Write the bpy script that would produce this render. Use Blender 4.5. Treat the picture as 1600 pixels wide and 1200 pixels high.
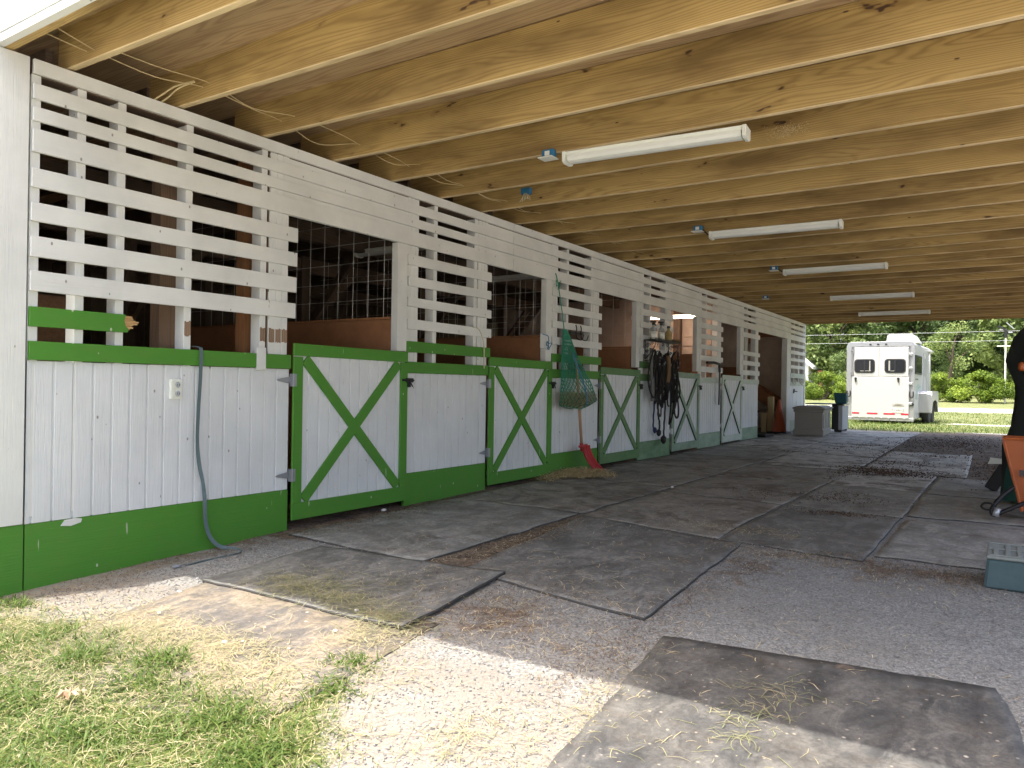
import bpy, math, random
import numpy as np
from mathutils import Vector, Matrix
rnd = random.Random(7)
rng = np.random.default_rng(11)
S = bpy.context.scene
COL = S.collection
PI = math.pi
for o in list(bpy.data.objects): bpy.data.objects.remove(o)

# ------------------------------------------------------------------ camera
cam_d = bpy.data.cameras.new('camera'); cam = bpy.data.objects.new('camera', cam_d); COL.objects.link(cam)
cam_d.sensor_width = 36; cam_d.lens = 26.384; cam_d.clip_start = 0.05; cam_d.clip_end = 900
def cam_rows(yaw, pitch, roll):
    f = Vector((-math.sin(yaw)*math.cos(pitch), math.cos(yaw)*math.cos(pitch), math.sin(pitch)))
    r = f.cross(Vector((0, 0, 1))).normalized(); u = r.cross(f)
    c, s = math.cos(roll), math.sin(roll)
    return c*r+s*u, -s*r+c*u, f
R_, U_, F_ = cam_rows(0.581321, 0.0020918, 0.0147051)
cam.matrix_world = Matrix(((R_.x, U_.x, -F_.x, 4.0), (R_.y, U_.y, -F_.y, 0.0), (R_.z, U_.z, -F_.z, 0.98), (0, 0, 0, 1)))
S.camera = cam
S.render.resolution_x = 1024; S.render.resolution_y = 768

# ------------------------------------------------------------------ light
SUN_DIR = Vector((-0.157, -0.29, 1.0)).normalized()       # towards the sun
elev = math.asin(SUN_DIR.z); azim = math.atan2(SUN_DIR.x, SUN_DIR.y)
W = bpy.data.worlds.new('World'); S.world = W; W.use_nodes = True
wn = W.node_tree; bg = wn.nodes['Background']
sky = wn.nodes.new('ShaderNodeTexSky'); sky.sky_type = 'NISHITA'; sky.sun_disc = False
sky.sun_elevation = elev; sky.sun_rotation = azim; sky.air_density = 1.0; sky.dust_density = 6.0; sky.ozone_density = 0.3
wn.links.new(sky.outputs[0], bg.inputs[0]); bg.inputs[1].default_value = 0.15
sd = bpy.data.lights.new('sun', 'SUN'); sd.energy = 2.0; sd.angle = math.radians(0.5); sd.color = (1.0, 0.96, 0.88)
sun = bpy.data.objects.new('sun', sd); COL.objects.link(sun)
sun.rotation_euler = SUN_DIR.to_track_quat('Z', 'Y').to_euler()
S.view_settings.view_transform = 'Standard'; S.view_settings.look = 'None'
S.view_settings.exposure = 1.92; S.view_settings.gamma = 1.0
S.cycles.max_bounces = 8; S.cycles.diffuse_bounces = 6; S.cycles.use_denoising = True
S.cycles.transparent_max_bounces = 6; S.cycles.sample_clamp_indirect = 6

# ------------------------------------------------------------------ helpers
def tag(o, label=None, cat=None, group=None, kind=None):
    if label: o['label'] = label
    if cat: o['category'] = cat
    if group: o['group'] = group
    if kind: o['kind'] = kind
    return o
def thing(name, label, cat, loc=(0, 0, 0), rotz=0.0, group=None):
    o = bpy.data.objects.new(name, None); COL.objects.link(o)
    o.empty_display_size = 0.1; o.location = loc; o.rotation_euler = (0, 0, rotz)
    return tag(o, label, cat, group)
class MB:
    def __init__(s): s.v = []; s.f = []; s.m = []
    def box(s, x0, x1, y0, y1, z0, z1, dz=(0, 0), mi=0):
        b = len(s.v); a, c = dz
        s.v += [(x0, y0, z0+a), (x1, y0, z0+a), (x1, y1, z0+c), (x0, y1, z0+c), (x0, y0, z1+a), (x1, y0, z1+a), (x1, y1, z1+c), (x0, y1, z1+c)]
        s.f += [tuple(b+i for i in q) for q in ((0, 3, 2, 1), (4, 5, 6, 7), (0, 1, 5, 4), (1, 2, 6, 5), (2, 3, 7, 6), (3, 0, 4, 7))]; s.m += [mi]*6
        return s
    def beam(s, a, b, w, h, up=(0, 0, 1), mi=0):
        a = Vector(a); b = Vector(b); d = (b-a).normalized(); u = Vector(up)
        sd_ = d.cross(u).normalized(); u2 = sd_.cross(d).normalized(); n = len(s.v)
        for p in (a, b):
            for i, j in ((-1, -1), (1, -1), (1, 1), (-1, 1)): s.v.append(tuple(p+sd_*w/2*i+u2*h/2*j))
        s.f += [tuple(n+i for i in q) for q in ((3, 2, 1, 0), (4, 5, 6, 7), (0, 1, 5, 4), (1, 2, 6, 5), (2, 3, 7, 6), (3, 0, 4, 7))]; s.m += [mi]*6
        return s
    def prism(s, pts, axis, a, b, mi=0):
        n = len(pts); k = len(s.v)
        def pt(p, t):
            if axis == 0: return (t, p[0], p[1])
            if axis == 1: return (p[0], t, p[1])
            return (p[0], p[1], t)
        s.v += [pt(p, a) for p in pts]+[pt(p, b) for p in pts]
        s.f += [tuple(k+i for i in range(n))[::-1], tuple(k+n+i for i in range(n))]
        s.f += [(k+i, k+(i+1) % n, k+n+(i+1) % n, k+n+i) for i in range(n)]; s.m += [mi]*(n+2)
        return s
    def tube(s, pts, r, seg=8, mi=0, close=False, cap=True):
        P = [Vector(p) for p in pts]; n = len(P); R = r if hasattr(r, '__len__') else [r]*n
        k = len(s.v); t0 = (P[1]-P[0]).normalized()
        u = t0.cross(Vector((0, 0, 1)))
        if u.length < 1e-3: u = t0.cross(Vector((0, 1, 0)))
        u.normalize()
        for i in range(n):
            if close: t = (P[(i+1) % n]-P[i-1])
            else: t = P[min(i+1, n-1)]-P[max(i-1, 0)]
            t = t.normalized() if t.length > 1e-9 else t0
            u = (u-t*u.dot(t)).normalized(); w = t.cross(u)
            for j in range(seg):
                a = 2*PI*j/seg; s.v.append(tuple(P[i]+(u*math.cos(a)+w*math.sin(a))*R[i]))
        m = n if close else n-1
        for i in range(m):
            i2 = (i+1) % n
            for j in range(seg):
                j2 = (j+1) % seg; s.f.append((k+i*seg+j, k+i*seg+j2, k+i2*seg+j2, k+i2*seg+j)); s.m.append(mi)
        if cap and not close:
            s.f += [tuple(k+j for j in range(seg))[::-1], tuple(k+(n-1)*seg+j for j in range(seg))]; s.m += [mi]*2
        return s
    def lathe(s, prof, c=(0, 0, 0), seg=20, mi=0, sx=1.0, sy=1.0):
        k = len(s.v)
        for r, z in prof:
            for j in range(seg):
                a = 2*PI*j/seg; s.v.append((c[0]+r*sx*math.cos(a), c[1]+r*sy*math.sin(a), c[2]+z))
        for i in range(len(prof)-1):
            for j in range(seg):
                j2 = (j+1) % seg; s.f.append((k+i*seg+j, k+i*seg+j2, k+(i+1)*seg+j2, k+(i+1)*seg+j)); s.m.append(mi)
        s.f += [tuple(k+j for j in range(seg))[::-1], tuple(k+(len(prof)-1)*seg+j for j in range(seg))]; s.m += [mi]*2
        return s
    def ribbon(s, pts, wid, w, th=0.003, mi=0):
        # flat strap through pts; wid = list of width directions
        k = len(s.v); n = len(pts)
        for i in range(n):
            p = Vector(pts[i]); t = (Vector(pts[min(i+1, n-1)])-Vector(pts[max(i-1, 0)])).normalized()
            d = Vector(wid[i]); d = (d-t*d.dot(t)).normalized(); nn = t.cross(d)
            for a, b in ((-1, -1), (1, -1), (1, 1), (-1, 1)): s.v.append(tuple(p+d*w/2*a+nn*th/2*b))
        for i in range(n-1):
            for j in range(4):
                j2 = (j+1) % 4; s.f.append((k+i*4+j, k+i*4+j2, k+i*4+4+j2, k+i*4+4+j)); s.m.append(mi)
        s.f += [(k+3, k+2, k+1, k), tuple(k+(n-1)*4+j for j in range(4))]; s.m += [mi]*2
        return s
    def build(s, name, mats, parent=None, smooth=False, world=False, bevel=0):
        me = bpy.data.meshes.new(name)
        off = Vector((0, 0, 0))
        if world and parent is not None:
            q = parent
            while q is not None: off += q.location; q = q.parent
        me.from_pydata([tuple(Vector(v)-off) for v in s.v] if off.length > 0 else s.v, [], s.f)
        if not isinstance(mats, (list, tuple)): mats = [mats]
        for m in mats: me.materials.append(m)
        if len(mats) > 1: me.polygons.foreach_set('material_index', s.m)
        if smooth: me.polygons.foreach_set('use_smooth', [True]*len(me.polygons))
        me.update()
        o = bpy.data.objects.new(name, me); COL.objects.link(o)
        if parent is not None: o.parent = parent
        if bevel:
            b = o.modifiers.new('bevel', 'BEVEL'); b.width = bevel; b.segments = 1; b.limit_method = 'ANGLE'
        return o
def np_mesh(name, V, quads=None, tris=None, mat=None, parent=None, tint=None, smooth=False, attrs=None):
    me = bpy.data.meshes.new(name); V = np.asarray(V, np.float32)
    loops = []; starts = []; tot = []; st = 0
    if quads is not None and len(quads):
        q = np.asarray(quads, np.int32); loops.append(q.ravel()); starts.append(st+4*np.arange(len(q))); tot.append(np.full(len(q), 4)); st += 4*len(q)
    if tris is not None and len(tris):
        t = np.asarray(tris, np.int32); loops.append(t.ravel()); starts.append(st+3*np.arange(len(t))); tot.append(np.full(len(t), 3)); st += 3*len(t)
    loops = np.concatenate(loops).astype(np.int32); starts = np.concatenate(starts).astype(np.int32); tot = np.concatenate(tot).astype(np.int32)
    me.vertices.add(len(V)); me.vertices.foreach_set('co', V.ravel())
    me.loops.add(len(loops)); me.loops.foreach_set('vertex_index', loops)
    me.polygons.add(len(starts)); me.polygons.foreach_set('loop_start', starts); me.polygons.foreach_set('loop_total', tot)
    if smooth: me.polygons.foreach_set('use_smooth', np.ones(len(starts), bool))
    me.update(calc_edges=True)
    if tint is not None:
        a = me.attributes.new('tint', 'FLOAT', 'POINT'); a.data.foreach_set('value', np.asarray(tint, np.float32))
    for k, v in (attrs or {}).items():
        a = me.attributes.new(k, 'FLOAT', 'POINT'); a.data.foreach_set('value', np.asarray(v, np.float32))
    if mat: me.materials.append(mat)
    o = bpy.data.objects.new(name, me); COL.objects.link(o)
    if parent is not None: o.parent = parent
    return o
def bez(ctrl, n=12):
    # Catmull-Rom through ctrl
    P = [Vector(c) for c in ctrl]; out = []
    for i in range(len(P)-1):
        p0 = P[max(i-1, 0)]; p1 = P[i]; p2 = P[i+1]; p3 = P[min(i+2, len(P)-1)]
        for k in range(n):
            t = k/n; out.append(0.5*((2*p1)+(p2-p0)*t+(2*p0-5*p1+4*p2-p3)*t*t+(3*p1-p0-3*p2+p3)*t**3))
    out.append(P[-1]); return out
def G(y): return float(np.interp(y, GY, GZ))
GY = [-60, -2, 0, 1.7, 3.4, 5.7, 10, 15, 18, 24, 28, 45, 80, 400]
GZ = [-.2, -.08, -.07, -.06, -.01, .02, .03, .05, .05, .02, 0, .5, 1.0, 2.0]
def smooth_noise(x, y, s, seed=0):
    r = np.random.default_rng(seed); out = 0
    for k in range(5):
        a = r.uniform(0, 2*PI); f = s*(0.6+0.5*k); ph = r.uniform(0, 9)
        out = out+np.sin((x*math.cos(a)+y*math.sin(a))*f+ph+1.7*np.sin((x*math.sin(a)-y*math.cos(a))*f*0.7+ph*2))/(1+0.5*k)
    return out/2.6

# ------------------------------------------------------------------ materials
class NT:
    def __init__(s, name):
        s.mat = bpy.data.materials.new(name); s.mat.use_nodes = True; s.t = s.mat.node_tree
        s.p = s.t.nodes['Principled BSDF']; s.tc = s.t.nodes.new('ShaderNodeTexCoord')
    def n(s, typ, ins=None, **at):
        nd = s.t.nodes.new('ShaderNode'+typ)
        for k, v in at.items(): setattr(nd, k, v)
        for k, v in (ins or {}).items():
            if hasattr(v, 'is_output'): s.t.links.new(v, nd.inputs[k])
            else: nd.inputs[k].default_value = v
        return nd
    def map(s, sc, src=None, loc=(0, 0, 0)):
        return s.n('Mapping', {'Vector': src or s.tc.outputs['Object'], 'Scale': sc, 'Location': loc}).outputs[0]
    def noise(s, vec, scale, detail=3, rough=0.55, dist=0.0):
        return s.n('TexNoise', {'Vector': vec, 'Scale': scale, 'Detail': detail, 'Roughness': rough, 'Distortion': dist}).outputs['Fac']
    def ramp(s, fac, stops, interp='LINEAR'):
        r = s.n('ValToRGB', {'Fac': fac}); e = r.color_ramp.elements; r.color_ramp.interpolation = interp
        while len(e) < len(stops): e.new(0.5)
        for i, (p, c) in enumerate(stops):
            e[i].position = p; e[i].color = (c, c, c, 1) if not hasattr(c, '__len__') else (*c, 1)
        return r.outputs[0]
    def mix(s, fac, a, b, mode='MIX'):
        m = s.n('Mix', data_type='RGBA', blend_type=mode)
        for i, v in ((0, fac), (6, a), (7, b)):
            if hasattr(v, 'is_output'): s.t.links.new(v, m.inputs[i])
            else: m.inputs[i].default_value = v if i == 0 else (*v, 1)
        return m.outputs[2]
    def math(s, op, a, b=0.0, c=0.0):
        m = s.n('Math', operation=op)
        for i, v in enumerate((a, b, c)):
            if hasattr(v, 'is_output'): s.t.links.new(v, m.inputs[i])
            else: m.inputs[i].default_value = v
        return m.outputs[0]
    def set(s, color=None, rough=None, bump=None, bstr=0.3, bdist=0.01, **kw):
        for k, v in (('Base Color', color), ('Roughness', rough)):
            if v is None: continue
            if hasattr(v, 'is_output'): s.t.links.new(v, s.p.inputs[k])
            else: s.p.inputs[k].default_value = (*v, 1) if hasattr(v, '__len__') else v
        if bump is not None:
            b = s.n('Bump', {'Height': bump, 'Strength': bstr, 'Distance': bdist}); s.t.links.new(b.outputs[0], s.p.inputs['Normal'])
        for k, v in kw.items(): s.p.inputs[k.replace('_', ' ')].default_value = v
        return s.mat
def wood(name, light, dark, axis='x', knots=True, grain=1.0, stain=0.5, rough=0.75):
    m = NT(name); st = {'x': (0.45, 6, 6), 'y': (6, 0.45, 6), 'z': (6, 6, 0.45)}[axis]
    v = m.map(st); warp = m.noise(v, 1.1, 2, 0.5, 0.3)
    sep = m.n('SeparateXYZ', {0: m.tc.outputs['Object']})
    a, b = {'x': (2, 1), 'y': (2, 0), 'z': (1, 0)}[axis]
    h = m.math('ADD', m.math('MULTIPLY', sep.outputs[a], 380*grain), m.math('MULTIPLY', sep.outputs[b], 190*grain))
    h = m.math('ADD', h, m.math('MULTIPLY', warp, 105))
    ring = m.math('MULTIPLY_ADD', m.math('SINE', h), 0.5, 0.5)
    fine = m.noise(m.map({'x': (3, 160, 160), 'y': (160, 3, 160), 'z': (160, 160, 3)}[axis]), 1.0, 3, 0.6)
    c = m.mix(m.math('MULTIPLY', m.math('POWER', ring, 2.2), 0.55), light, dark)
    c = m.mix(m.math('MULTIPLY', fine, 0.35), c, tuple(x*0.6 for x in dark))
    big = m.ramp(m.noise(m.map({'x': (0.7, 3, 3), 'y': (3, 0.7, 3), 'z': (3, 3, .7)}[axis]), 1.3, 4, 0.6), [(0.42, 0.0), (0.68, 1.0)])
    c = m.mix(m.math('MULTIPLY', big, stain), c, tuple(x*0.55 for x in dark))
    if knots:
        kv = m.map({'x': (1.9, 4.1, 5.6), 'y': (4.1, 1.9, 5.6), 'z': (5.6, 5.6, 1.9)}[axis])
        kv2 = m.n('VectorMath', {0: kv, 1: m.n('TexNoise', {'Vector': kv, 'Scale': 3.0}).outputs['Color']}, operation='ADD').outputs[0]
        vo = m.n('TexVoronoi', {'Vector': kv2, 'Scale': 1.0}); k = m.ramp(vo.outputs['Distance'], [(0.06, 1.0), (0.10, 0.0)])
        halo = m.ramp(vo.outputs['Distance'], [(0.08, 0.55), (0.24, 0.0)]); c = m.mix(halo, c, tuple(x*.8 for x in dark)); c = m.mix(k, c, (0.06, 0.028, 0.012))
        v3 = m.n('TexVoronoi', {'Vector': m.map({'x': (3, 9, 9), 'y': (9, 3, 9), 'z': (9, 9, 3)}[axis]), 'Scale': 1.0}); k3 = m.ramp(v3.outputs['Distance'], [(0.03, 1.0), (0.05, 0.0)])
        c = m.mix(k3, c, (0.07, 0.04, 0.02))
    return m.set(c, rough, fine, 0.25, 0.004)
def paint(name, col, wear=(0.25, 0.17, 0.1), wearamt=0.0, grain=0.5, rough=0.6, specks=True, fade=None, gaxis='z', dirt=0.3):
    m = NT(name)
    gs = {'z': (90, 90, 5), 'y': (90, 4, 90)}[gaxis]
    gv = m.map(gs); n1 = m.noise(gv, 1.0, 4, 0.65, 0.6)
    big = m.noise(m.map((1, 1, 1)), 2.2, 5, 0.6)
    c = m.mix(m.math('MULTIPLY', m.ramp(big, [(0.4, 0.0), (0.75, 1.0)]), dirt), col, tuple(x*0.62+0.02 for x in col))
    c = m.mix(m.math('MULTIPLY', n1, 0.14), c, tuple(x*0.55 for x in col))
    if fade is not None:
        c = m.mix(m.ramp(m.noise(m.map((1, 1, 2.0)), 3.0, 5, 0.7), [(0.35, 0.0), (0.65, 1.0)]), c, fade)
    if name.endswith('green_paint') or name.startswith('faded'):
        mp = m.n('Mapping', {'Vector': m.tc.outputs['Object'], 'Scale': (30, 34, 5), 'Rotation': (0.35, 0, 0)})
        sc_ = m.ramp(m.noise(mp.outputs[0], 1.0, 2, 0.5), [(0.735, 0.0), (0.76, 1.0)]); c = m.mix(m.math('MULTIPLY', sc_, 0.8), c, (0.42, 0.46, 0.32))
        ed = m.ramp(m.noise(m.map((4, 4, 9)), 2.0, 6, 0.7), [(0.45, 0.0), (0.7, 0.45)]); c = m.mix(ed, c, (col[0]*1.4, col[1]*.85, col[2]*1.5))
    if specks:
        vo = m.n('TexVoronoi', {'Vector': m.map((11, 11, 6.5)), 'Scale': 1.0, 'Randomness': 1.0})
        s1 = m.ramp(vo.outputs['Distance'], [(0.045, 1.0), (0.07, 0.0)])
        c = m.mix(m.math('MULTIPLY', s1, 0.7), c, specks if hasattr(specks, '__len__') else (0.1, 0.08, 0.06))
    if wearamt:
        w = m.ramp(m.noise(m.map((14, 14, 3)), 1.0, 6, 0.75), [(1-wearamt, 0.0), (1-wearamt+0.04, 1.0)])
        c = m.mix(w, c, wear)
    return m.set(c, rough, n1, grain, 0.003)
M = {}
M['white'] = paint('white_paint', (0.72, 0.725, 0.69), wearamt=0.31, dirt=0.5)
M['white_h'] = paint('white_board_paint', (0.73, 0.735, 0.70), gaxis='y', wearamt=0.30, dirt=0.55)
M['siding'] = paint('white_siding_paint', (0.71, 0.725, 0.725), wearamt=0.29, grain=0.9, dirt=0.42)
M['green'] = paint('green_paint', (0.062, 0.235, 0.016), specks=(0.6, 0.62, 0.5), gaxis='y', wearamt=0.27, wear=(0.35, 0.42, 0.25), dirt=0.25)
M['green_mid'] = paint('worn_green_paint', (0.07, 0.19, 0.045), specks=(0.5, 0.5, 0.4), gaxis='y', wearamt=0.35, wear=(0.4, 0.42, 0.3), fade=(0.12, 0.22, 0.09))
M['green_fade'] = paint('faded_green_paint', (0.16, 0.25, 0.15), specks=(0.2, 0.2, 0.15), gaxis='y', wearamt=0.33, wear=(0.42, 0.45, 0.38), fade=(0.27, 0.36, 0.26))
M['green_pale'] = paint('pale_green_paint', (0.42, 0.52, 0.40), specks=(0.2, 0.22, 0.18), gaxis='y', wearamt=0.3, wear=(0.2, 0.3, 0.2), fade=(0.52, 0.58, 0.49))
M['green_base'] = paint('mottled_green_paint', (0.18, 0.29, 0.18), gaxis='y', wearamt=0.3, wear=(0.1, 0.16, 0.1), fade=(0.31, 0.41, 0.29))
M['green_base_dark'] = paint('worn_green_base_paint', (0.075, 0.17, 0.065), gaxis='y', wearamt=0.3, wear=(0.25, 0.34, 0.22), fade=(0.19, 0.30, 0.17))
M['joist'] = wood('pine_joist', (0.53, 0.37, 0.135), (0.25, 0.145, 0.042), 'x', True, 1.0, 0.8)
M['joist_lit_edge'] = wood('pine_joist_lit_edge', (0.76, 0.60, 0.35), (0.50, 0.36, 0.18), 'x', False, 0.5, 0.6)  # joist undersides coloured paler, light from the open end painted in
M['plywood'] = wood('plywood', (0.54, 0.39, 0.22), (0.27, 0.15, 0.075), 'x', False, 0.5, 0.3)
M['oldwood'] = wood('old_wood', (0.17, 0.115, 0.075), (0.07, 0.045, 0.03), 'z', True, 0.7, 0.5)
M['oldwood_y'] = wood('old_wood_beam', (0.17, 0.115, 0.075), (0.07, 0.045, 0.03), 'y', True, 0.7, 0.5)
M['post'] = wood('cedar_post', (0.40, 0.19, 0.075), (0.24, 0.10, 0.04), 'z', True, 0.8, 0.35)
M['splinter'] = wood('fresh_splintered_wood', (0.62, 0.40, 0.17), (0.42, 0.24, 0.09), 'y', False)
M['bare'] = wood('bare_weathered_wood', (0.33, 0.22, 0.14), (0.17, 0.10, 0.06), 'z', False, 1.5)
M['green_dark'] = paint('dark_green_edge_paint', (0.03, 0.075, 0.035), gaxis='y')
def simple(name, col, rough=0.6, metal=0.0, var=0.25, scale=12, bump=0.15, **kw):
    m = NT(name); n1 = m.noise(m.map((1, 1, 1)), scale, 5, 0.65)
    c = m.mix(m.math('MULTIPLY', m.ramp(n1, [(0.35, 0.0), (0.7, 1.0)]), var), col, tuple(x*0.5 for x in col))
    return m.set(c, rough, n1, bump, 0.004, Metallic=metal, **kw)
M['board'] = simple('brown_hardboard', (0.36, 0.165, 0.075), 0.62, scale=9, var=0.5)
M['osb'] = simple('strand_board', (0.36, 0.20, 0.11), 0.8, scale=38, var=0.75, bump=0.4)
M['lap'] = simple('tan_lap_siding', (0.62, 0.50, 0.40), 0.75, scale=6, var=0.4)
M['redwood'] = wood('reddish_stair_wood', (0.56, 0.25, 0.11), (0.27, 0.11, 0.045), 'y', False)
M['galv'] = simple('galvanised_metal', (0.32, 0.33, 0.35), 0.45, 0.7)
M['wire'] = simple('galvanised_wire', (0.55, 0.54, 0.50), 0.5, 0.4)
M['black'] = simple('black_iron', (0.018, 0.018, 0.02), 0.5, 0.3)
M['blackrub'] = simple('black_plastic', (0.02, 0.02, 0.022), 0.45)
M['fixture'] = simple('white_enamel', (0.78, 0.80, 0.72), 0.35, var=0.08)
M['tubeoff'] = simple('unlit_diffuser', (0.80, 0.82, 0.76), 0.25, var=0.05)
M['blueplastic'] = simple('blue_plastic_box', (0.03, 0.17, 0.33), 0.4)
M['cable'] = simple('cream_cable', (0.56, 0.45, 0.24), 0.5, var=0.15)
M['twine'] = simple('baling_twine', (0.62, 0.56, 0.36), 0.9)
M['bluetwine'] = simple('blue_twine', (0.07, 0.22, 0.36), 0.9)
M['netgreen'] = simple('green_nylon', (0.035, 0.26, 0.16), 0.6)
M['red'] = simple('scuffed_red_plastic', (0.50, 0.035, 0.04), 0.5, var=0.5)
M['handle'] = wood('ash_handle', (0.50, 0.30, 0.17), (0.36, 0.20, 0.1), 'z', False)
M['strap'] = simple('grey_green_webbing', (0.105, 0.15, 0.16), 0.85, scale=60)
M['tack'] = simple('black_leather', (0.018, 0.015, 0.014), 0.55)
M['navy'] = simple('navy_rope', (0.02, 0.035, 0.10), 0.85)
M['greycloth'] = simple('grey_cloth', (0.16, 0.16, 0.15), 0.95)
M['tanbrush'] = simple('tan_leather', (0.16, 0.09, 0.035), 0.8)
M['orange'] = simple('scuffed_orange_steel', (0.44, 0.105, 0.022), 0.45, var=0.45, scale=7)
M['cone'] = simple('orange_cone', (0.46, 0.10, 0.035), 0.6, var=0.3)
M['darkgreen'] = simple('dark_green_cloth', (0.012, 0.065, 0.05), 0.9)
M['darkcloth'] = simple('black_quilted_cloth', (0.016, 0.021, 0.019), 0.95, scale=25, bump=0.6)
M['teal'] = simple('dusty_teal_plastic', (0.065, 0.108, 0.115), 0.7, var=0.35, scale=22)
M['tealtop'] = simple('dusty_grey_tread', (0.24, 0.26, 0.24), 0.85, var=0.4, scale=30)
M['deckbox'] = simple('taupe_resin', (0.27, 0.25, 0.22), 0.6, var=0.15)
M['greybox'] = simple('pale_grey_resin', (0.42, 0.44, 0.46), 0.55, var=0.1)
M['bucket'] = simple('teal_bucket_plastic', (0.01, 0.10, 0.13), 0.4)
M['trailer'] = simple('white_trailer_skin', (0.50, 0.50, 0.48), 0.28, var=0.07, scale=3, bump=0.02)
M['alu'] = simple('brushed_aluminium', (0.48, 0.49, 0.51), 0.35, 0.6, var=0.1)
M['tyre'] = simple('tyre_rubber', (0.03, 0.03, 0.03), 0.8)
M['redref'] = simple('red_reflector', (0.55, 0.01, 0.04), 0.3, var=0.1)
M['decal'] = simple('grey_green_decal', (0.30, 0.42, 0.38), 0.4)
M['badge'] = simple('grey_badge', (0.38, 0.37, 0.33), 0.4)
M['letter'] = simple('dark_lettering', (0.05, 0.04, 0.04), 0.5)
M['wheelhub'] = simple('wheel_steel', (0.5, 0.5, 0.5), 0.4, 0.6)
M['housewhite'] = simple('white_house_siding', (0.66, 0.67, 0.68), 0.6, var=0.06)
M['roofgrey'] = simple('grey_shingles', (0.30, 0.29, 0.29), 0.8, scale=5)
M['brick'] = simple('red_brick', (0.28, 0.11, 0.07), 0.85)
M['pebble'] = simple('white_pebble', (0.75, 0.73, 0.70), 0.8)
M['leafdry'] = simple('dry_brown_leaf', (0.52, 0.34, 0.22), 0.8, scale=50)
M['bark'] = wood('bark', (0.16, 0.12, 0.09), (0.07, 0.05, 0.04), 'z', False, 0.5, 0.5, 0.95)
gm = NT('window_glass'); M['glass'] = gm.set((0.02, 0.022, 0.026), 0.08, Metallic=0.0); M['glass'] = gm.mat
em = NT('lit_tube'); em.set((1, 1, 1), 0.5); em.p.inputs['Emission Color'].default_value = (1.0, 0.72, 0.55, 1); em.p.inputs['Emission Strength'].default_value = 4.0; M['lit'] = em.mat
def bottle_mat(name, col, tr=0.0):
    m = NT(name); m.set(col, 0.2); m.p.inputs['Transmission Weight'].default_value = tr; return m.mat
M['clearbottle'] = bottle_mat('clear_bottle', (0.75, 0.78, 0.76), 0.6)
M['amberlabel'] = bottle_mat('tan_bottle', (0.45, 0.33, 0.14), 0.0)
def tinted(name, stops, rough=0.6, transl=0.0, noise=None):
    m = NT(name); a = m.n('Attribute', attribute_name='tint')
    c = m.ramp(a.outputs['Fac'], stops)
    if noise:
        nn = m.ramp(m.noise(m.map((1, 1, 1)), noise, 3), [(0.35, 0.0), (0.65, 1.0)])
        c = m.mix(m.math('MULTIPLY', nn, 0.4), c, (0.02, 0.05, 0.012))
    m.set(c, rough); m.p.inputs['Specular IOR Level'].default_value = 0.25
    if transl:
        tr = m.n('BsdfTranslucent', {'Color': c}); mx = m.n('MixShader', {0: transl, 1: m.p.outputs[0], 2: tr.outputs[0]})
        m.t.links.new(mx.outputs[0], m.t.nodes['Material Output'].inputs['Surface'])
    return m.mat
M['grass'] = tinted('grass_blades', [(0.0, (0.035, 0.075, 0.012)), (0.4, (0.09, 0.15, 0.03)), (0.7, (0.16, 0.20, 0.05)), (0.85, (0.30, 0.26, 0.11)), (1.0, (0.42, 0.35, 0.2))], 0.55, 0.3)
M['hay'] = tinted('hay_strands', [(0.0, (0.13, 0.17, 0.07)), (0.5, (0.30, 0.29, 0.16)), (1.0, (0.50, 0.41, 0.26))], 0.7, 0.15)
M['strawm'] = tinted('straw_strands', [(0.0, (0.46, 0.34, 0.16)), (0.5, (0.72, 0.57, 0.31)), (1.0, (0.88, 0.76, 0.50))], 0.65, 0.1)
M['duff'] = tinted('brown_litter', [(0.0, (0.05, 0.03, 0.02)), (0.6, (0.17, 0.105, 0.065)), (1.0, (0.42, 0.31, 0.18))], 0.85)
M['leaf1'] = tinted('tree_leaves', [(0.0, (0.028, 0.058, 0.02)), (0.5, (0.105, 0.16, 0.052)), (1.0, (0.25, 0.32, 0.10))], 0.5, 0.35)
M['leaf2'] = tinted('bush_leaves', [(0.0, (0.05, 0.085, 0.008)), (0.5, (0.14, 0.21, 0.02)), (1.0, (0.28, 0.36, 0.05))], 0.5, 0.3)
M['stone'] = tinted('gravel_stones', [(0.0, (0.15, 0.145, 0.14)), (0.6, (0.26, 0.25, 0.24)), (1.0, (0.42, 0.405, 0.385))], 0.85)

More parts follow.
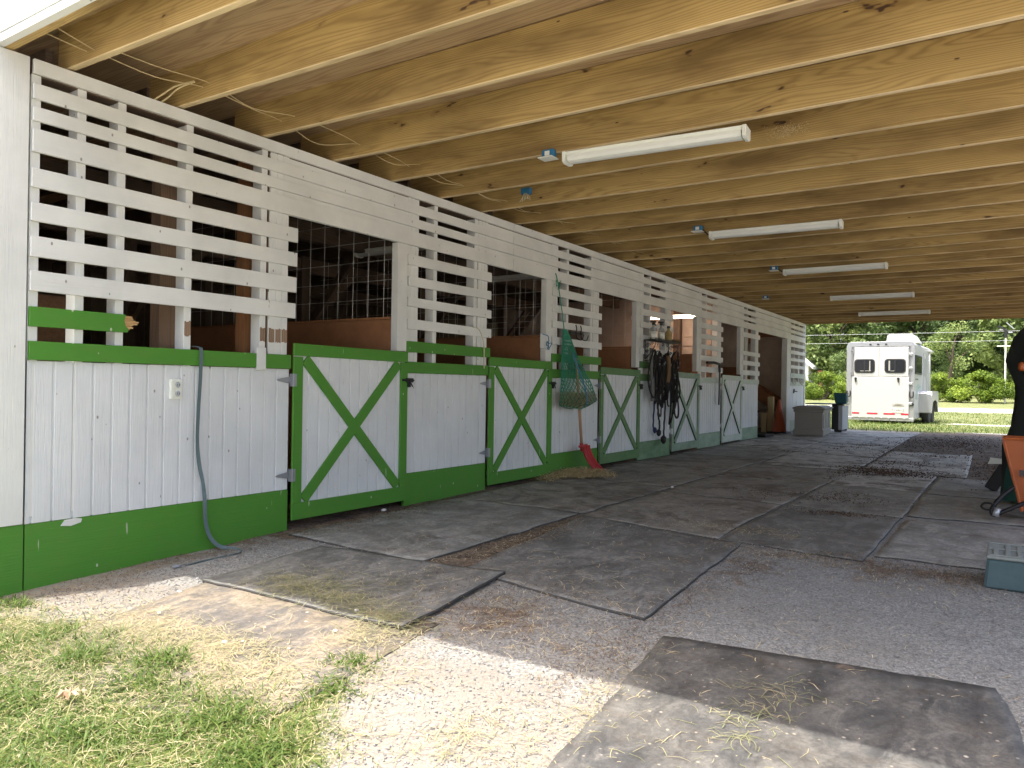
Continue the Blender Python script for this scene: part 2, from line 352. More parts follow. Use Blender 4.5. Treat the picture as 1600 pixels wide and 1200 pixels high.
# rubber mats
def matmat(name, base, dust, lo, hi, brown=0.25):
    m = NT(name); v = m.n('NewGeometry').outputs['Position']; va = m.map((1, 1, 1), v, (5, 3, 1)); vs = m.map((1.0, 0.45, 1), v, (2, 7, 1))
    n1 = m.noise(v, 3.2, 8, 0.72, 0.5); n2 = m.noise(v, 55, 4, 0.65); n5 = m.noise(vs, 9, 7, 0.75, 0.8)
    c = m.mix(m.ramp(n1, [(lo+.05, 0.0), (hi-.05, 1.0)]), base, dust)
    c = m.mix(m.math('MULTIPLY', m.ramp(n5, [(0.50, 0.0), (0.60, 1.0)]), 0.6), c, tuple(x*1.35 for x in dust))
    c = m.mix(m.math('MULTIPLY', m.ramp(n5, [(0.36, 1.0), (0.46, 0.0)]), 0.6), c, tuple(x*0.55 for x in base))
    c = m.mix(m.math('MULTIPLY', m.ramp(n2, [(0.4, 0.0), (0.62, 1.0)]), 0.35), c, tuple(x*0.45 for x in base))
    nb = m.ramp(m.noise(va, 1.9, 9, 0.78, 0.5), [(0.50, 0.0), (0.57, 1.0)])
    c = m.mix(m.math('MULTIPLY', nb, brown), c, (0.055, 0.036, 0.024))
    nb2 = m.ramp(m.noise(m.map((.6, 1.5, 1), v, (1, 9, 3)), 4.2, 8, 0.75, 0.5), [(0.57, 0.0), (0.63, 1.0)])
    c = m.mix(m.math('MULTIPLY', nb2, min(1, brown*1.1)), c, (0.075, 0.05, 0.03))
    vo = m.n('TexVoronoi', {'Vector': v, 'Scale': 21.0}); sp = m.ramp(vo.outputs['Distance'], [(0.07, 1.0), (0.14, 0.0)])
    vo2 = m.n('TexVoronoi', {'Vector': v, 'Scale': 8.0}); sp2 = m.ramp(vo2.outputs['Distance'], [(0.03, 1.0), (0.07, 0.0)])
    c = m.mix(m.math('MULTIPLY', sp, 0.7), c, (0.36, 0.31, 0.24)); c = m.mix(m.math('MULTIPLY', sp2, 0.9), c, (0.55, 0.5, 0.42))
    rg = m.ramp(n5, [(0.3, 0.5), (0.7, 0.8)])
    return m.set(c, rg, m.math('ADD', n2, n5), 0.4, 0.006)
M['mat_dark'] = matmat('dark_rubber_mat', (0.13, 0.129, 0.122), (0.25, 0.242, 0.222), 0.35, 0.7, 0.15)
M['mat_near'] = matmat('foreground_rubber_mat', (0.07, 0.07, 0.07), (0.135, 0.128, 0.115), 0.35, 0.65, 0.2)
M['mat_grey'] = matmat('grey_rubber_mat', (0.21, 0.205, 0.19), (0.33, 0.32, 0.29), 0.35, 0.65, 0.35)
M['mat_brown'] = matmat('muddy_rubber_mat', (0.215, 0.20, 0.175), (0.33, 0.305, 0.265), 0.35, 0.65, 0.6)
M['mat_pale'] = matmat('pale_dusty_rubber_mat', (0.36, 0.34, 0.305), (0.54, 0.515, 0.47), 0.35, 0.65, 0.8)
M['mat_tan'] = matmat('sandy_rubber_mat', (0.13, 0.12, 0.11), (0.25, 0.205, 0.15), 0.40, 0.62, 0.1)
M['mat_edge'] = simple('mat_edge_rubber', (0.06, 0.056, 0.05), 0.9)

# ground
def ground_mat():
    m = NT('yard_ground'); v = m.n('NewGeometry').outputs['Position']
    at = {k: m.n('Attribute', attribute_name=k).outputs['Fac'] for k in ('grass', 'dirt', 'sand', 'drive_bounce')}
    vo = m.n('TexVoronoi', {'Vector': v, 'Scale': 120.0}); cell = m.n('SeparateColor', {0: vo.outputs['Color']}).outputs[0]
    n1 = m.noise(v, 1.6, 6, 0.65); n2 = m.noise(v, 45, 4, 0.6); n3 = m.noise(v, 6, 5, 0.65)
    c = m.ramp(cell, [(0.0, (0.17, 0.168, 0.158)), (0.5, (0.262, 0.258, 0.242)), (1.0, (0.37, 0.362, 0.34))])
    c = m.mix(m.ramp(vo.outputs['Distance'], [(0.45, 0.0), (0.8, 0.35)]), c, (0.13, 0.115, 0.10))
    c = m.mix(m.ramp(n1, [(0.45, 0.0), (0.7, 0.45)]), c, (0.20, 0.18, 0.15))
    brown = m.mix(m.ramp(m.math('ADD', m.math('MULTIPLY', n2, .5), m.math('MULTIPLY', n3, .5)), [(0.4, 0.0), (0.6, 1.0)]), (0.05, 0.036, 0.026), (0.23, 0.175, 0.13))
    c = m.mix(m.ramp(m.math('ADD', at['dirt'], m.math('MULTIPLY', m.math('SUBTRACT', n3, 0.5), 1.6)), [(0.42, 0.0), (0.62, 1.0)]), c, brown)
    sand = m.mix(n2, (0.17, 0.145, 0.115), (0.27, 0.24, 0.20))
    c = m.mix(m.ramp(m.math('ADD', at['sand'], m.math('MULTIPLY', m.math('SUBTRACT', n3, 0.5), 1.2)), [(0.40, 0.0), (0.75, 0.75)]), c, sand)
    gr = m.mix(m.ramp(n3, [(0.3, 0.0), (0.7, 1.0)]), (0.045, 0.085, 0.016), (0.16, 0.175, 0.055))
    gr = m.mix(m.math('MULTIPLY', n2, 0.5), gr, (0.20, 0.17, 0.07))
    c = m.mix(m.ramp(m.math('ADD', at['grass'], m.math('MULTIPLY', m.math('SUBTRACT', n3, 0.5), 1.0)), [(0.42, 0.0), (0.6, 1.0)]), c, gr)
    dr = m.mix(n2, (0.36, 0.34, 0.31), (0.56, 0.54, 0.50))
    c = m.mix(m.ramp(m.math('ADD', at['drive_bounce'], m.math('MULTIPLY', m.math('SUBTRACT', n1, 0.5), 1.3)), [(0.45, 0.0), (0.65, 1.0)]), c, dr)
    hgt = m.math('ADD', m.math('MULTIPLY', vo.outputs['Distance'], -0.7), m.math('MULTIPLY', n2, 0.8))
    return m.set(c, 0.92, hgt, 0.55, 0.008)
M['ground'] = ground_mat()

# ================================================================== GROUND
def dens(lo, hi, step): return list(np.arange(lo, hi, step))
gx = np.array([-300, -200, -120, -80, -60]+dens(-45, -10, 3)+dens(-10, -0.5, 1.0)+dens(-0.5, 4.6, 0.09)+dens(4.6, 8, 0.4)+dens(8, 40, 3)+[50, 70, 100, 160, 260])
gy = np.array([-200, -100, -50, -20, -8, -3, -1, 0]+dens(0.3, 6, 0.09)+dens(6, 24, 0.22)+dens(24, 50, 0.6)+dens(50, 100, 3)+[110, 130, 160, 220, 400])
XX, YY = np.meshgrid(gx, gy); ZZ = np.interp(YY, GY, GZ)
near = (XX > -1) & (XX < 5.5) & (YY > 0) & (YY < 20)
ZZ = ZZ+np.where(near, 0.006*smooth_noise(XX, YY, 6, 1)+0.003*smooth_noise(XX, YY, 19, 2), 0)
ZZ = ZZ+np.where(YY > 20, 0.03*smooth_noise(XX, YY, 0.6, 3), 0)
def edge_y(x): return np.interp(x, [-3, .16, .44, 1.06, 1.59, 1.95, 2.1, 2.3, 2.6, 3.0, 5], [1.5, 1.62, 1.70, 1.74, 1.68, 1.80, 1.95, 1.6, 1.3, 1.0, .8])
def grass_m(x, y):
    a = 0.5+(edge_y(x)-y)*1.6+0.25*smooth_noise(x, y, 4.5, 5)
    far = np.clip((y-(19.1+0.6*np.clip(x-2.3, 0, 2)))*1.2, 0, 1)
    right = np.clip((x-16)*0.5, 0, 0.75)
    left = np.where((x < -0.2) & (y < 1.3), 1.0, 0)
    return np.clip(np.maximum.reduce([np.where(y < 3.5, a, 0), far, right*(y > -2), left]), 0, 1)
def drive_bounce_m(x, y):
    d1 = np.clip(1-abs(y-36-0.04*x)/3.4, 0, 1)*1.1
    d2 = np.clip(1-abs(y-26)/1.6, 0, 1)*np.clip((x-2.0)*1.2, 0, 1)
    d3 = 0.42*np.clip(1-abs(y-30)/3, 0, 1)*np.clip((x-1.5), 0, 1)
    bounce_right = np.where((x > 5.9) & (y < 9), np.clip((x-5.6)*.6, 0, 1), 0); bounce_behind = np.where(y < -.6, 1.0, 0)  # unseen pale ground, right and behind camera, added to bounce sun into the shade
    return np.clip(np.maximum.reduce([d1, d2, d3, bounce_right, bounce_behind]), 0, 1)
def dirt_m(x, y):
    d = np.where((y > 9) & (y < 20) & (x > 2.4), 0.95, 0.0)
    d = np.maximum(d, np.exp(-((x-0.1)/.25)**2)*np.where((y > 3.2) & (y < 8), 1.0, np.where(y > 1.5, 0.5, 0)))
    d = np.maximum(d, np.where((x > 1.2) & (x < 1.75) & (y > 3.2) & (y < 5), 0.9, 0))
    d = np.maximum(d, 0.62*np.exp(-((x-2.15)/.35)**2-((y-2.75)/.4)**2))
    d = np.maximum(d, 0.60*np.exp(-((x-2.85)/.3)**2-((y-4.2)/.7)**2))
    d = np.maximum(d, 0.60*np.exp(-((x-3.5)/.6)**2-((y-4.5)/.35)**2))
    d = np.maximum(d, 0.40*np.exp(-((x-2.6)/.3)**2-((y-2.5)/.3)**2))
    return np.where(x < -0.05, np.where(y > 1.4, 1.0, d), d)
sand = np.clip((2.7-YY)*1.3, 0, 0.8)*(YY > -3)
V = np.stack([XX, YY, ZZ], -1).reshape(-1, 3); nx, ny = len(gx), len(gy)
ii = (np.arange(ny-1)[:, None]*nx+np.arange(nx-1)).ravel()
ground = np_mesh('ground', V, quads=np.stack([ii, ii+1, ii+nx+1, ii+nx], -1), mat=M['ground'], smooth=True,
    attrs=dict(grass=grass_m(XX, YY).ravel(), dirt=dirt_m(XX, YY).ravel(), sand=sand.ravel(), drive_bounce=drive_bounce_m(XX, YY).ravel()))
tag(ground, kind='structure')
ridx = None
def gz(x, y):   # ground height on arrays incl. near bumps
    z = np.interp(y, GY, GZ)
    nr = (x > -1) & (x < 5.5) & (y > 0) & (y < 20)
    return z+np.where(nr, 0.006*smooth_noise(x, y, 6, 1)+0.003*smooth_noise(x, y, 19, 2), 0)

# ------------------------------------------------------------------ BARN
barn = thing('barn', 'long white and green timber stable with an open sided joisted overhang', 'barn', (0, 1.37, -0.07))
def B(mb, name, mat, parent=None, bevel=0.0015, smooth=False): return mb.build(name, mat, parent or barn, smooth, True, bevel)
def groove_panel(y0, y1, z0, z1, x=0.0, th=0.014, pitch=0.0985, off=0.0, gw=0.013, gd=0.009):
    pr = [(x, y0)]; k = math.ceil((y0-off)/pitch+0.15)
    y = off+k*pitch
    while y+gw < y1-0.01:
        pr += [(x, y), (x-gd, y+0.002), (x-gd, y+gw-0.002), (x, y+gw)]; y += pitch
    pr += [(x, y1), (x-th, y1), (x-th, y0)]
    mb = MB(); n = len(pr)
    mb.v = [(a, b, z0) for a, b in pr]+[(a, b, z1) for a, b in pr]
    mb.f = [(i, (i+1) % n, n+(i+1) % n, n+i) for i in range(n)]+[tuple(range(n))[::-1], tuple(range(n, 2*n))]; mb.m = [0]*len(mb.f)
    return mb
def jit(a=0.004): return (rnd.uniform(-a, a), rnd.uniform(-a, a))
PER = 2.275
D0 = [3.385+PER*i for i in range(5)]; D1 = [d+1.142 for d in D0]
# corner and long boards
B(MB().box(-.10, .012, 1.37, 1.752, 0.27, 2.548), 'corner_board', M['white'])
B(MB().box(-.10, .006, 1.37, 1.758, -0.2, 0.268), 'base_board', M['green'])
B(MB().box(-8, -.10, 1.37, 1.45, -0.2, 2.9), 'end_wall', M['siding'])
segs = [1.765, 6.05, 10.7, 15.1, 18.72]
for a, b in zip(segs[:-1], segs[1:]):
    B(MB().box(0.001, .021, a+.002, b-.002, 2.475, 2.545), 'top_board', M['white_h'])
    for z0, z1 in ((2.352, 2.428), (2.243, 2.312)):
        B(MB().box(0.001, .020, a+.002, b-.002, z0, z1, jit(.003)), 'slat', M['white_h'])
    B(MB().box(0.001, .021, a+.002, b-.002, 2.092, 2.205, jit(.003)), 'header_board', M['white_h'])
B(MB().box(-.09, -.002, 1.765, 18.7, 2.47, 2.54), 'top_plate', M['oldwood_y'])
# left lattice section
def studs(ys, z0=0.3, z1=2.475, w=0.045, mat='white'):
    for y in ys: B(MB().box(-.09, -.001, y-w, y, z0, z1), 'stud', M[mat])
studs([1.81, 2.03, 2.241, 2.645, 3.176])
B(groove_panel(3.20, 3.352, 1.16, 2.475, -.001, off=3.20, pitch=.05, gw=.004, gd=.003), 'door_post', M['white'])
B(MB().box(-.09, -.018, 3.20, 3.35, .3, 2.47), 'door_post', M['bare'])
for i, (z0, z1) in enumerate([(1.921, 2.015), (1.754, 1.846), (1.581, 1.682), (1.409, 1.509)]):
    B(MB().box(0.001, .021, 1.765, 3.415-0.004*i, z0, z1, jit(.004)), 'slat', M['white_h'])
# broken green board with splintered end
br = MB().prism([(1.765, 1.236), (2.252, 1.236), (2.262, 1.252), (2.243, 1.272), (2.236, 1.300), (2.243, 1.333), (1.765, 1.333)], 0, 0.001, .021)
bo = B(br, 'broken_board', M['green'])
sp = MB()
for k in range(16):
    z = 1.246+k*.0052; L = 0.028+0.05*math.exp(-((z-1.295)/.026)**2)+rnd.uniform(-.010, .010)
    sp.beam((rnd.uniform(.004, .017), 2.228, z), (rnd.uniform(-.002, .02), 2.235+L, z+rnd.uniform(-.006, .006)), .008, .0065)
B(sp, 'splintered_end', M['splinter'], bo, 0)
def patch(y0, y1, z0, z1, x=0.0012):
    mb = MB(); n = 9; up = [(y0+(y1-y0)*i/n, z1+rnd.uniform(-.005, .006)) for i in range(n+1)]; dn = [(y1-(y1-y0)*i/n, z0+rnd.uniform(-.006, .004)) for i in range(n+1)]
    return mb.prism(dn+up if False else up[::-1]+dn[::-1], 0, x-.002, x)
for y0, y1 in ((3.134, 3.174), (3.202, 3.246), (3.256, 3.298), (3.306, 3.350), (2.603, 2.643)): B(patch(y0, y1, 1.243, 1.328), 'bare_patch', M['bare'], None, 0)
B(MB().prism([(1.93, .235), (1.95, .262), (2.0, .266), (2.035, .258), (2.03, .240), (1.98, .228)], 0, .004, .0085), 'chipped_paint_patch', M['white'], None, 0)
def wall_section(k, y0, y1, first=False):
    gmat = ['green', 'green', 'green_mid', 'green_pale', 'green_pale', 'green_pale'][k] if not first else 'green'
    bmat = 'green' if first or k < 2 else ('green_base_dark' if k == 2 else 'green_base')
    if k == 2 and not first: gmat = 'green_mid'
    zb = 0.265
    B(groove_panel(y0, y1, zb, 1.068, off=y0+.02), 'siding_panel', M['siding'])
    B(MB().box(-.02, .005, y0, y1+(0 if first else .0), -0.2, zb-.002), 'base_board', M[bmat])
    return gmat
wall_section(0, 1.765, 3.372, True)
B(MB().box(.001, .021, 1.765, 3.095, 1.07, 1.162, jit(.003)), 'rail', M['green'])
B(MB().box(.001, .021, 3.168, 3.372, 1.07, 1.162), 'rail', M['green'])
B(MB().box(.001, .024, 3.097, 3.166, 1.055, 1.20), 'white_block', M['white'])
for k in range(5):
    y0 = D1[k]+.006; y1 = y0+PER-1.142-.012
    gm_ = wall_section(k, y0, y1)
    B(MB().box(.001, .021, y0, y1, 1.068, 1.158, jit(.003)), 'rail', M[gm_])
    slz = [(1.931, 2.015), (1.768, 1.845), (1.598, 1.672), (1.42, 1.50)]
    for i, (z0, z1) in enumerate(slz):
        if k == 4 and i == 1: continue
        B(MB().box(.001, .021, y0+rnd.uniform(0, .012), y1+.035+rnd.uniform(-.008, .008), z0, z1, jit(.004)), 'slat', M['white_h'])
    B(MB().box(.001, .021, y0, y1+.03, 1.238, 1.326, jit(.003)), 'slat', M[gm_ if k < 3 else 'white_h'])
    st = 'white'
    B(groove_panel(y0+.012, y0+.145, 1.16, 2.475, -.001, off=y0, pitch=.05, gw=.004, gd=.003), 'door_post', M[st])
    B(groove_panel(y1-.15, y1-.002, 1.16, 2.475, -.001, off=y1-.15, pitch=.05, gw=.004, gd=.003), 'door_post', M[st])
    studs([y0+.385, y1-.165], mat=st)
    if k == 4: studs([y0+.29], 1.16, 2.2, .03)
    B(MB().box(-.05, .016, y0-.118, y0-.006, 1.24, 2.09), 'door_jamb', M['white'])
for k in range(5):
    y0 = D0[k]-.18; y1 = D1[k]+.14
    B(MB().box(-.014, -.004, y0+.01, y1, 2.092, 2.474), 'header_panel', M['white_h'])
# last opening and last section
B(MB().box(-.014, -.004, 14.6, 17.36, 2.092, 2.474), 'header_panel', M['white_h'])
B(MB().box(-.10, .016, 16.98, 17.30, -.1, 2.09), 'door_jamb', M['white'])
B(groove_panel(17.31, 18.70, .30, 1.068, pitch=.4), 'siding_panel', M['siding'])
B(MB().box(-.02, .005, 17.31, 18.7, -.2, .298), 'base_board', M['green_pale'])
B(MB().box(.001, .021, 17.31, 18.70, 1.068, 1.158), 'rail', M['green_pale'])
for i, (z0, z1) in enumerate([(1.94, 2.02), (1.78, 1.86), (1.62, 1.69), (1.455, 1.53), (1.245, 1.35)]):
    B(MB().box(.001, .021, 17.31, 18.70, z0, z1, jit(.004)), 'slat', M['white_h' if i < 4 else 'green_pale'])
studs([17.40, 17.75, 18.2, 18.66])
B(MB().box(-.10, .014, 18.70, 18.79, -.1, 2.545), 'corner_board', M['white'])

# doors
def tri_hinge(yj, z, s=1.0):
    mb = MB()
    mb.prism([(yj-.012, z-.022*s), (yj-.012, z+.022*s), (yj-.10*s, z+.007*s), (yj-.115*s, z), (yj-.10*s, z-.007*s)], 0, .006, .010)
    mb.box(.008, .036, yj-.013, yj-.003, z-.04*s, z+.04*s)
    mb.box(.034, .038, yj-.003, yj+.022, z-.04*s, z+.04*s)
    mb.tube([(.038, yj-.004, z-.042*s), (.038, yj-.004, z+.042*s)], .005, 8)
    return mb
def latch(y, z):
    mb = MB(); mb.tube([(.045, y-.04, z+.006), (.045, y+.09, z+.004)], .008, 8); mb.box(.036, .046, y+.005, y+.085, z-.012, z+.022)
    mb.tube(bez([(.05, y+.04, z), (.062, y+.045, z-.03), (.052, y+.07, z-.045), (.05, y+.055, z-.02)], 5), .005, 6)
    mb.box(.036, .05, y+.02, y+.05, z-.05, z-.012); return mb
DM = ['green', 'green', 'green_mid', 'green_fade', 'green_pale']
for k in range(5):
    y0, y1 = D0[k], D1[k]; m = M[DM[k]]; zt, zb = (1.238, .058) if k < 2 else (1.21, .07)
    door = bpy.data.objects.new('stall_door', None); COL.objects.link(door); door.parent = barn
    door.location = Vector((.03, y0, zb))-barn.location
    if k == 0: door['label'] = 'nearest green framed stall door with a scraped crossbrace'
    w = MB(); panel = groove_panel(y0+.02, y1-.02, zb+.03, zt-.03, .018, off=y0+.03)
    panel.build('door_panel', M['siding'], door, False, True, .001)
    fr = MB(); sw = .078
    fr.box(.019, .036, y0, y1, zt-.082, zt, (0.004, -0.004)); fr.box(.019, .036, y0, y1, zb, zb+.112)
    fr.box(.019, .0355, y0, y0+sw, zb+.113, zt-.085); fr.box(.019, .0355, y1-sw, y1, zb+.113, zt-.09)
    fr.build('door_frame', m, door, False, True, .0015)
    ya, yb, za, zc = y0+sw+.012, y1-sw-.012, zb+.125, zt-.098
    L1 = MB().beam((.0268, ya-.012, zc+.012), (.0268, yb+.012, za-.012), .0145, .078, (1, 0, 0) if False else (0, 0, 1))
    # brace cut at the corners: a long board on edge, wide face outwards
    def brace(pa, pb, xf):
        a = Vector(pa); b = Vector(pb); d = (b-a).normalized(); n = Vector((0, -d.z, d.y)); w2 = .038
        mb = MB(); pts = [a+n*w2, b+n*w2, b-n*w2, a-n*w2]
        return mb.prism([(p.y, p.z) for p in pts], 0, .019, xf)
    dk = k >= 3
    b1 = brace((0, ya+.012, zc-.002), (0, yb-.012, za+.002), .0345); b2 = brace((0, ya+.012, za+.002), (0, yb-.012, zc-.002), .0330)
    for bb in (b1, b2):
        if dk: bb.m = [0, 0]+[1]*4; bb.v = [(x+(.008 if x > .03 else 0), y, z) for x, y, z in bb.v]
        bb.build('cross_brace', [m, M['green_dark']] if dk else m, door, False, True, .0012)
    for z in (.995, .36): tri_hinge(y0, z, 1.0 if k else 1.05).build('hinge', M['galv'] if k < 3 else M['white'], door, False, True)
    latch(y1-.03, 1.005).build('latch', M['black'], door, False, True)

# ceiling: joists, deck, fascia
for k in range(29):
    y = 1.93+k*0.5985+(rnd.uniform(-.012, .012) if k > 3 else (0, -.04, -.05, -.05)[k]*0)
    if y > 18.6: break
    x0, x1 = (-.32 if k else -.12)+rnd.uniform(-.04, .04), 5.35; n = 18; sag = rnd.uniform(.016, .032); tw = rnd.uniform(-.006, .006)
    mb = MB(); N = n+1
    for i in range(N):
        t = i/n; x = x0+(x1-x0)*t; s_ = -sag*4*t*(1-t)+.002*math.sin(9*t+k); dy = .006*math.sin(3*t+k*1.7)
        zb = 2.556+s_; zt = 2.786+s_*.9
        mb.v += [(x, y+dy+tw, zb), (x, y+.040+dy+tw, zb), (x, y+.040+dy, zt), (x, y+dy, zt)]
    for i in range(n):
        for j in range(4):
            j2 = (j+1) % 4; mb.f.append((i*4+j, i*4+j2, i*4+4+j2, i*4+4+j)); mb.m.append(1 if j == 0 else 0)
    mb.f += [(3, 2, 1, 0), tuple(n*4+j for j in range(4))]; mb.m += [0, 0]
    o = B(mb, 'joist', [M['joist'], M['joist_lit_edge']], None, .004)
    o['label'] = 'yellow pine ceiling joist' if k == 0 else o.get('label', '')
    if k: del o['label']
# interior joists (over the stalls), older darker wood
for k in range(28):
    y = 1.99+k*0.5985
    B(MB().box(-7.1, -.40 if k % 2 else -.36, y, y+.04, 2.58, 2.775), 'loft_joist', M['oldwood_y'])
B(MB().box(-7.2, 5.4, 1.62, 18.75, 2.768, 2.784), 'roof_deck', M['plywood'])
B(MB().box(-.14, 5.4, 1.642, 1.682, 2.553, 2.766), 'rim_joist', M['joist'], None, .003)
B(MB().box(-.14, 5.4, 18.68, 18.72, 2.53, 2.766), 'rim_joist', M['joist'], None, .003)
B(MB().box(-.12, 5.42, 1.602, 1.640, 2.552, 2.592), 'fascia_trim', M['white_h'])
B(MB().box(-.12, 5.42, 1.598, 1.638, 2.595, 3.05), 'fascia', M['white_h'])
B(MB().box(5.36, 5.40, 1.64, 18.76, 2.55, 2.766), 'rim_joist', M['joist'], None, .003)
for k in range(6):
    y = 1.72+k*3.37; B(MB().box(5.22, 5.355, y, y+.135, -.1, 2.56), 'overhang_post', M['white'])
# upper gable and roof (over the loft)
B(MB().prism([(-8.0, 2.9), (-.13, 2.9), (-.13, 3.052), (5.4, 3.052), (-1.3, 5.3)], 1, 1.604, 1.66), 'gable_wall', M['siding'])
B(MB().prism([(-8.0, 2.786), (5.4, 2.786), (-1.3, 5.3)], 1, 18.66, 18.75), 'gable_wall', M['siding'])
B(MB().beam((5.75, 1.56, 2.97), (5.75, 18.9, 2.97), .01, .01).prism([(5.7, 2.98), (-1.3, 5.36), (-1.3, 5.42), (5.75, 3.02)], 1, 1.55, 18.9), 'roof', M['roofgrey'])
B(MB().prism([(-1.3, 5.36), (-8.4, 2.8), (-8.4, 2.86), (-1.3, 5.42)], 1, 1.55, 18.9), 'roof', M['roofgrey'])

# interior of the stalls
for k in range(4):
    y = 4.445+PER*k; x0 = -3.4
    B(MB().box(x0, -.07, y-.012, y+.012, .12, 1.49), 'stall_partition', M['board'])
    B(MB().box(x0, -.07, y-.016, y+.018, 1.492, 1.512), 'stall_partition_rail', M['post'])
    wm = MB()
    if k < 3:
        x = -.16
        while x > x0: wm.tube([(x, y, 1.5), (x+.004, y, 2.52)], .0022, 5); x -= .172
        for z in (1.66, 1.81, 1.97, 2.13, 2.30, 2.47): wm.tube([(x0, y+.004, z), (-.07, y+.004, z)], .0022, 5)
        B(wm, 'wire_mesh', M['wire'], None, 0)
B(MB().box(-.35, -.25, 2.60, 2.72, -.1, 2.56), 'interior_post', M['bare'])
B(MB().box(-.30, -.21, 3.17, 3.26, -.1, 2.56), 'interior_post', M['post'])
B(MB().box(-1.2, -1.17, 1.5, 2.55, .2, 1.52), 'strand_board_panel', M['osb'])
B(MB().box(-1.165, -1.13, 2.20, 2.24, .2, 1.52), 'strand_board_batten', M['oldwood'])
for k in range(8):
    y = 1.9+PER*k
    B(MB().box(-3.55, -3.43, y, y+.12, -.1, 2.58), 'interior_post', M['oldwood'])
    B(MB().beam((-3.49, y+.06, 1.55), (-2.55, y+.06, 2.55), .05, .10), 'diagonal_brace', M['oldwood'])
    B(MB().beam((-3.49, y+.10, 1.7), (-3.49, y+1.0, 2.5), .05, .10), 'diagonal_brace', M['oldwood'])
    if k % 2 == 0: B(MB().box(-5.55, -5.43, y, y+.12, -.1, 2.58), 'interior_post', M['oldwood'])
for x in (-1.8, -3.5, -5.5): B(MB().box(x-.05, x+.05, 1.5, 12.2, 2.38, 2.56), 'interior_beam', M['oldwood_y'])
bw = MB()   # back wall boards with gaps; far one widened unseen to let daylight in
y = 1.5
while y < 18.6:
    w_ = rnd.uniform(.17, .22); bw.box(-7.2, -7.17, y, y+w_, .0 if (5.2 < y < 6.2 or 10 < y < 11) and False else -.1, 1.52 if 9.3 < y < 9.9 else (.9 if 15.7 < y < 18.3 else 2.75)); y += w_+.006
bw.box(-7.2, -7.17, 15.7, 18.4, 2.25, 2.75)  # closes the top of the opening added to brighten the far bays
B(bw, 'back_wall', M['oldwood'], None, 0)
B(MB().box(-7.2, -7.165, 9.1, 10.1, 1.70, 2.75), 'back_wall_header', M['oldwood_y'])
def lap_wall(y, x0, x1, z0, z1, name='lap_siding_wall'):
    mb = MB(); z = z0
    while z < z1-.01:
        h = min(.155, z1-z); mb.prism([(y, z), (y-.018, z), (y-.004, z+h), (y, z+h)], 0, x0, x1); z += .155
    return B(mb, name, M['lap'], None, 0)
lap_wall(12.42, -4.4, -.15, 0, 2.56); lap_wall(14.60, -4.4, -.15, 0, 2.56); lap_wall(18.64, -4.6, -.1, 0, 2.56)
B(MB().box(-.78, -.66, 12.30, 12.40, 0, 2.56), 'interior_post', M['oldwood'])
B(MB().box(-4.4, -.15, 12.28, 12.31, .1, 1.40), 'stall_partition', M['board'])
B(MB().box(-.80, -.68, 14.48, 14.58, 0, 2.56), 'interior_post', M['oldwood'])
B(MB().box(-4.4, -.15, 14.45, 14.48, .1, 1.40), 'stall_partition', M['board'])
# staircase in the far bay
stair = bpy.data.objects.new('loft_staircase', None); COL.objects.link(stair); stair.parent = barn; stair.location = Vector((-1, 17.8, 0))-barn.location
MB().beam((-.2, 18.0, .45), (-3.4, 18.0, 2.5), .045, .26).beam((-.2, 18.5, .45), (-3.4, 18.5, 2.5), .045, .26).build('stair_stringer', M['redwood'], stair, False, True)
MB().box(-4.6, -.15, 17.2, 17.25, 2.2, 2.56).box(-4.6, -.15, 17.85, 17.9, 2.2, 2.56).prism([(-.2, 2.54), (-2.6, 1.55), (-2.6, 2.1), (-1.2, 2.54)], 1, 18.35, 18.56).build('stair_soffit', M['redwood'], stair, False, True)
for k in range(9): MB().box(-.6-.33*k, -.3-.33*k, 18.02, 18.48, .62+.21*k, .65+.21*k).build('stair_tread', M['redwood'], stair, False, True)
B(MB().box(-.42, -.30, 18.50, 18.62, 0, 2.56), 'interior_post', M['post'])
B(MB().box(-.16, -.10, 16.9, 18.6, 0, .1), 'threshold', M['oldwood'])

